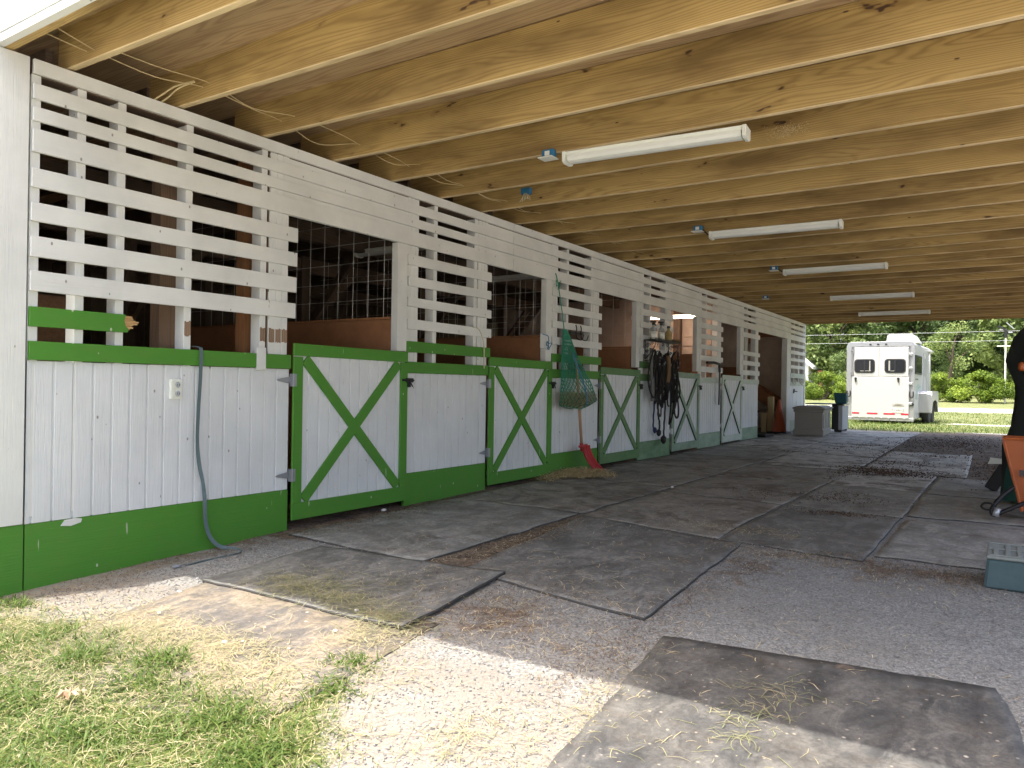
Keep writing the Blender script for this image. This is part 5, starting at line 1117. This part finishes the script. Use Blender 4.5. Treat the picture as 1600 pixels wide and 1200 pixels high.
# side: window, door, stripes, fender, wheels
sw_ = MB().box(W2_, W2_+.03, .12, 1.45, 1.48, 2.05).build('side_window', M['blackrub'], t, bevel=.02)
MB().box(W2_+.03, W2_+.035, .2, 1.37, 1.53, 2.0).build('window_pane', M['glass'], sw_)
MB().tube([(W2_+.01, 1.9, .45), (W2_+.01, 1.9, 2.15), (W2_+.01, 2.7, 2.15), (W2_+.01, 2.7, .45)], .012, 6, close=True).box(W2_, W2_+.025, 2.0, 2.6, 1.45, 2.0).build('side_door', M['alu'], t)
for y in (.30, .62): MB().box(W2_, W2_+.006, y, y+.22, 1.325, 1.36).build('dark_stripe', M['letter'], t)
for k in range(4): MB().ribbon(bez([(W2_+.004, .35+.12*k, .75), (W2_+.004, .45+.14*k, 1.05), (W2_+.004, .85+.2*k, 1.22-.03*k)], 6), [(0, 1, .3)]*13, .03, .004).build('swoosh_decal', M['decal'], t)
MB().tube([(W2_+.06, 2.9, 2.28), (W2_+.06, 3.7, 2.28)], .035, 10).tube([(W2_+.05, 2.95, .8), (W2_+.05, 2.95, 2.25)], .014, 8).build('rolled_awning', M['trailer'], t, True)
def wheel(y):
    w = bpy.data.objects.new('wheel', None); COL.objects.link(w); w.parent = t; w.location = (W2_+.14, y, .335)
    q = MB().lathe([(.22, -.09), (.30, -.10), (.335, -.07), (.335, .07), (.30, .10), (.22, .09)], seg=28).build('tyre', M['tyre'], w, True); q.matrix_local = Matrix.Rotation(PI/2, 4, 'Y')
    q = MB().lathe([(.05, -.02), (.21, .02), (.22, .085)], seg=20).build('rim', M['wheelhub'], w, True); q.matrix_local = Matrix.Rotation(PI/2, 4, 'Y')
wheel(1.55); wheel(2.35)
fp = [(1.06, .34), (1.06, .80)]+[(1.06+.20*(1-math.cos(a_)), .80+.20*math.sin(a_)) for a_ in (.4, .8, 1.2, PI/2)]+[(2.84-.20*(1-math.cos(a_)), .80+.20*math.sin(a_)) for a_ in (PI/2, 1.2, .8, .4)]+[(2.84, .80), (2.84, .34)]
fi = [(1.95+(y-1.95)*.96, z-.03 if z > .5 else z) for y, z in fp][::-1]
MB().prism(fp+fi, 0, W2_-.01, W2_+.33).build('fender', M['alu'], t, bevel=.01)
MB().prism(fp[:2]+fp[2:-1]+[(2.84, .34), (2.74, .36), (2.5, .66), (1.95, .74), (1.4, .66), (1.16, .36)], 0, W2_+.315, W2_+.335).build('fender_skirt', M['alu'], t)
MB().box(W2_, W2_+.32, 1.05, 1.075, .36, .92).build('fender_end', M['alu'], t, bevel=.004)
ac = MB().prism([(.04, zt-.01), (.92, zt-.01), (.80, zt+.20), (.76, zt+.26), (.11, zt+.26), (.08, zt+.22)], 1, .7, 1.6).build('roof_vent_unit', M['trailer'], t, bevel=.02)
vs = MB()
for k in range(6): vs.box(.15+.095*k, .205+.095*k, .688, .702, zt+.09, zt+.21)
vs.build('vent_slot', M['greybox'], ac)
MB().prism([(-.75, L), (.75, L), (0, L+1.3)], 2, .30, .40).tube([(0, L+1.1, 0), (0, L+1.1, .7)], .035, 8).build('tongue', M['alu'], t)

# ================================================================== BUSHES, TREES, HOUSES
def foliage(name, centers, radii, per, leaf, mat, parent, tints, flat=.8):
    C_ = np.repeat(np.asarray(centers, float), per, 0); Rr = np.repeat(np.asarray(radii, float), per); n = len(C_)
    d = rng.normal(0, 1, (n, 3)); d /= np.linalg.norm(d, axis=1)[:, None]; rad = rng.uniform(.25, 1.0, n)**.45
    p = C_+d*(Rr*rad)[:, None]*np.array([1, 1, flat])
    nrm = d*.7+rng.normal(0, .55, (n, 3))+np.array([0, 0, .35]); nrm /= np.linalg.norm(nrm, axis=1)[:, None]
    u = np.cross(nrm, rng.normal(0, 1, (n, 3))); u /= np.linalg.norm(u, axis=1)[:, None]; v = np.cross(nrm, u); s_ = (leaf*rng.uniform(.5, 1.25, n))[:, None]
    V = np.stack([p-u*s_, p-v*s_*.55, p+u*s_, p+v*s_*.55], 1).reshape(-1, 3); b = np.arange(n)*4
    tt = np.repeat(tints, per)+rng.normal(0, .13, n)
    return np_mesh(name, V, quads=np.stack([b, b+1, b+2, b+3], -1), mat=mat, parent=parent, tint=np.clip(np.repeat(tt, 4), 0, 1))
def bush(x, y, w, h, label, n=44, zb=None):
    t = thing('bush', label, 'bush', (x, y, (G(y) if zb is None else zb)-.1), 0, 'rounded bushes beyond the driveway'); cs = []; rs = []
    for k in range(n):
        a = rnd.uniform(0, 2*PI); r = math.sqrt(rnd.uniform(0, 1)); zz = rnd.uniform(.12, 1)
        cs.append((w/2*r*math.cos(a)*math.sqrt(max(.1, 1.02-zz**2.4)), w/2.4*r*math.sin(a)*math.sqrt(max(.1, 1.02-zz**2.4)), h*zz*.86)); rs.append(rnd.uniform(.20, .34)*h/1.6)
    foliage('leaves', cs, rs, 300, .05, M['leaf2'], t, np.clip(rng.normal(.5, .2, n), .05, 1))
    st = MB()
    for k in range(7): a = k*.9; st.tube([(.05*math.cos(a), .05*math.sin(a), 0), (.25*w*math.cos(a), .2*w*math.sin(a), h*.6)], [.03, .01], 5)
    st.build('stems', M['bark'], t)
bush(-4.4, 44, 3.0, 1.72, 'rounded yellow green bush left of the trailer beside the white house')
bush(-3.1, 46, 1.7, 1.25, 'lower bush partly hidden behind the left side of the trailer', 26)
bush(1.0, 44.5, 2.7, 1.62, 'yellow green bush immediately right of the trailer')
bush(3.05, 44, 2.9, 1.78, 'tallest yellow green bush, left of the white pole')
bush(4.75, 45.5, 1.9, 1.40, 'smaller bush behind the foot of the white pole', 26)
bush(-.9, 46, 2.2, 1.5, 'bush hidden behind the trailer', 22)
bush(7.6, 44.5, 3.0, 1.7, 'bush right of the white pole, beyond the frame', 30)
def tree(x, y, h, w, label, light, base=.22, n=70, leaf=.16, per=200, name='tree'):
    t = thing(name, label, 'tree', (x, y, G(y)-.2), 0, 'trees of the wood beyond the bushes')
    tk = MB(); lean = rnd.uniform(-.4, .4); r0 = .02*h+.06
    pts = [(0, 0, 0), (lean*.2, .05, h*.25), (lean*.6, -.1, h*.5), (lean, .1, h*.82)]; tk.tube(bez(pts, 4), [r0*(1-.85*i/12) for i in range(13)], 9)
    cs = []; rs = []; tt = []
    for k in range(n):
        zz = rnd.uniform(base, 1.0); prof_ = math.sin(PI*min(1, max(0.08, (zz-base*.6)/(1.08-base*.6))))**.6
        a = rnd.uniform(0, 2*PI); r = rnd.uniform(.35, 1)**.6*w/2*prof_; cs.append((r*math.cos(a)+lean*zz, r*math.sin(a), zz*h)); rs.append(rnd.uniform(.07, .125)*w+.25); tt.append(light+rnd.gauss(0, .16))
    for k in range(9):
        c = cs[rnd.randrange(n)]; z0 = max(.12*h, c[2]*.55); tk.tube(bez([(lean*z0/h, 0, z0), (c[0]*.5, c[1]*.5, (z0+c[2])/2+.1*h*.3), c], 3), [r0*.4*(1-.8*i/6) for i in range(7)], 5)
    tk.build('trunk', M['bark'], t, True); foliage('crown', cs, rs, per, leaf, M['leaf1'], t, np.clip(tt, 0, 1), .75)
TR = [(-15.5, 72, 13, 8, .30, 'dark tree at the far left of the wood behind the white house'), (-11.2, 66, 11, 6.5, .55, 'mid green tree rising behind the white house roof'), (-7.6, 63, 10.5, 6, .85, 'bright yellow green tree between the house and the trailer'),
      (-4.2, 64, 11, 6.5, .55, 'mid green tree above the left side of the trailer roof'), (-1.2, 66, 12, 6.5, .40, 'darker tree above the trailer roof'), (1.6, 62, 10, 5.5, .35, 'dark tree right of the trailer'),
      (1.0, 54, 4.6, 3.2, .85, 'small bright leafy tree just right of the trailer roof'), (4.4, 58, 8.0, 5.2, .88, 'bright yellow green tree behind the white pole'), (3.0, 70, 12, 6.5, .30, 'dark tree in the gap left of the white pole'),
      (7.8, 62, 10, 6, .65, 'green tree beyond the white pole at the right'), (12, 66, 12, 7, .5, 'green tree at the far right of the wood'), (-20, 68, 12, 8, .5, 'tree far left of the wood'), (17.5, 64, 11, 8, .45, 'tree outside the frame at the right of the wood'),
      (-4.4, 52.5, 3.6, 2.6, .62, 'low green tree beside the left edge of the trailer')]
for x, y, h, w, l, lab in TR: tree(x, y, h, w, lab, l, base=.10 if h < 5 else .16, n=85 if h > 5 else 30, leaf=.14 if h > 5 else .07)
# continuous dark wood behind
n = 620; cs = np.stack([rng.uniform(-34, 32, n), rng.uniform(76, 84, n), rng.uniform(.8, 15, n)], -1)
o = foliage('far_wood', cs, rng.uniform(1.6, 2.6, n), 170, .33, M['leaf1'], None, np.clip(rng.normal(.5, .22, n), 0, 1)); tag(o, 'dense dark wood forming the backdrop behind the trees', 'wood', kind='stuff')
# white house
t = thing('white_house', 'white gabled house glimpsed behind the left bush', 'house', (-12.0, 60, .6))
MB().prism([(-3.5, 0), (3.5, 0), (3.5, 2.3), (0, 5.6), (-3.5, 2.3)], 1, 0, 7).build('wall', M['housewhite'], t)
MB().prism([(-3.9, 1.95), (0, 5.62), (3.9, 1.95), (3.9, 2.15), (0, 5.85), (-3.9, 2.15)], 1, -.35, 7.3).build('roof', M['housewhite'], t)
MB().prism([(2.35, 0), (3.3, 0), (3.3, 1.5), (2.82, 2.35), (2.35, 1.5)], 1, -.6, -.02).build('porch', M['housewhite'], t)
wi = MB().box(2.45, 3.15, -.64, -.6, 1.25, 1.48).build('window', M['glass'], t)
MB().box(3.95, 4.3, 1.0, 1.4, 0, 1.9).build('chimney', M['brick'], t)
t = thing('grey_roofed_house', 'low house with a grey roof between the white house and the trailer', 'house', (-7.4, 63.0, .6))
MB().box(-1.5, 2.2, 0, 4, 0, 1.75).build('wall', M['housewhite'], t)
MB().prism([(-.25, 1.45), (2.1, 2.35), (4.3, 1.45)], 0, -1.7, 2.4).build('roof', M['roofgrey'], t)
MB().box(-1.72, -1.55, -.4, -.3, .6, 2.3).build('corner_trim', M['housewhite'], t)
# pole with nest box / solar light
t = thing('solar_light_pole', 'thin white pole carrying a solar light and a crossbar', 'light pole', (4.0, 44, G(44)))
MB().tube([(0, 0, 0), (0, 0, 3.25)], .036, 8).build('pole', M['fixture'], t)
MB().tube([(-.36, 0, 2.80), (.22, 0, 2.80)], .022, 6).build('crossbar', M['fixture'], t)
MB().box(-.07, .07, -.06, .06, 3.2, 3.62).build('lamp_body', M['black'], t, bevel=.02)
MB().beam((-.32, 0, 3.80), (.02, 0, 3.58), .10, .10).build('lamp_arm', M['black'], t)
MB().box(-.28, -.12, -.1, .1, 3.58, 3.62).box(.10, .28, -.1, .1, 3.44, 3.50).build('lamp_head', M['alu'], t)
MB().beam((.02, 0, 3.95), (.34, 0, 3.62), .34, .035, (0, 0, 1)).build('solar_panel', M['alu'], t)
for z0, y0, lab in ((4.55, 52, 'upper power line crossing in front of the trees'), (4.0, 52, 'lower power line crossing in front of the trees'), (5.35, 50, 'highest power line near the top of the view')):
    pts = [(-40+8*k, y0, z0+.5*((k-5)/5)**2+(.0 if k else 0)) for k in range(11)]; o = MB().tube(bez(pts, 4), .011, 5).build('power_line', M['galv'], None, True); tag(o, lab, 'power line', 'power lines')

# brown clod and pressed rut on the gravel
o = MB().lathe([(.004, 0), (.022, .004), (.020, .014), (.006, .020)], (0, 0, 0), 9, sx=1.6, sy=.6).build('mud_clod', M['bark'], None, True)
o.location = (3.53, 2.915, float(gz(np.array([3.53]), np.array([2.915]))[0]+on_mat(np.array([3.53]), np.array([2.915]))[0])); o.rotation_euler = (0, 0, .3)
tag(o, 'dark reddish brown clod lying on the gravel behind the nearest mat', 'clod')
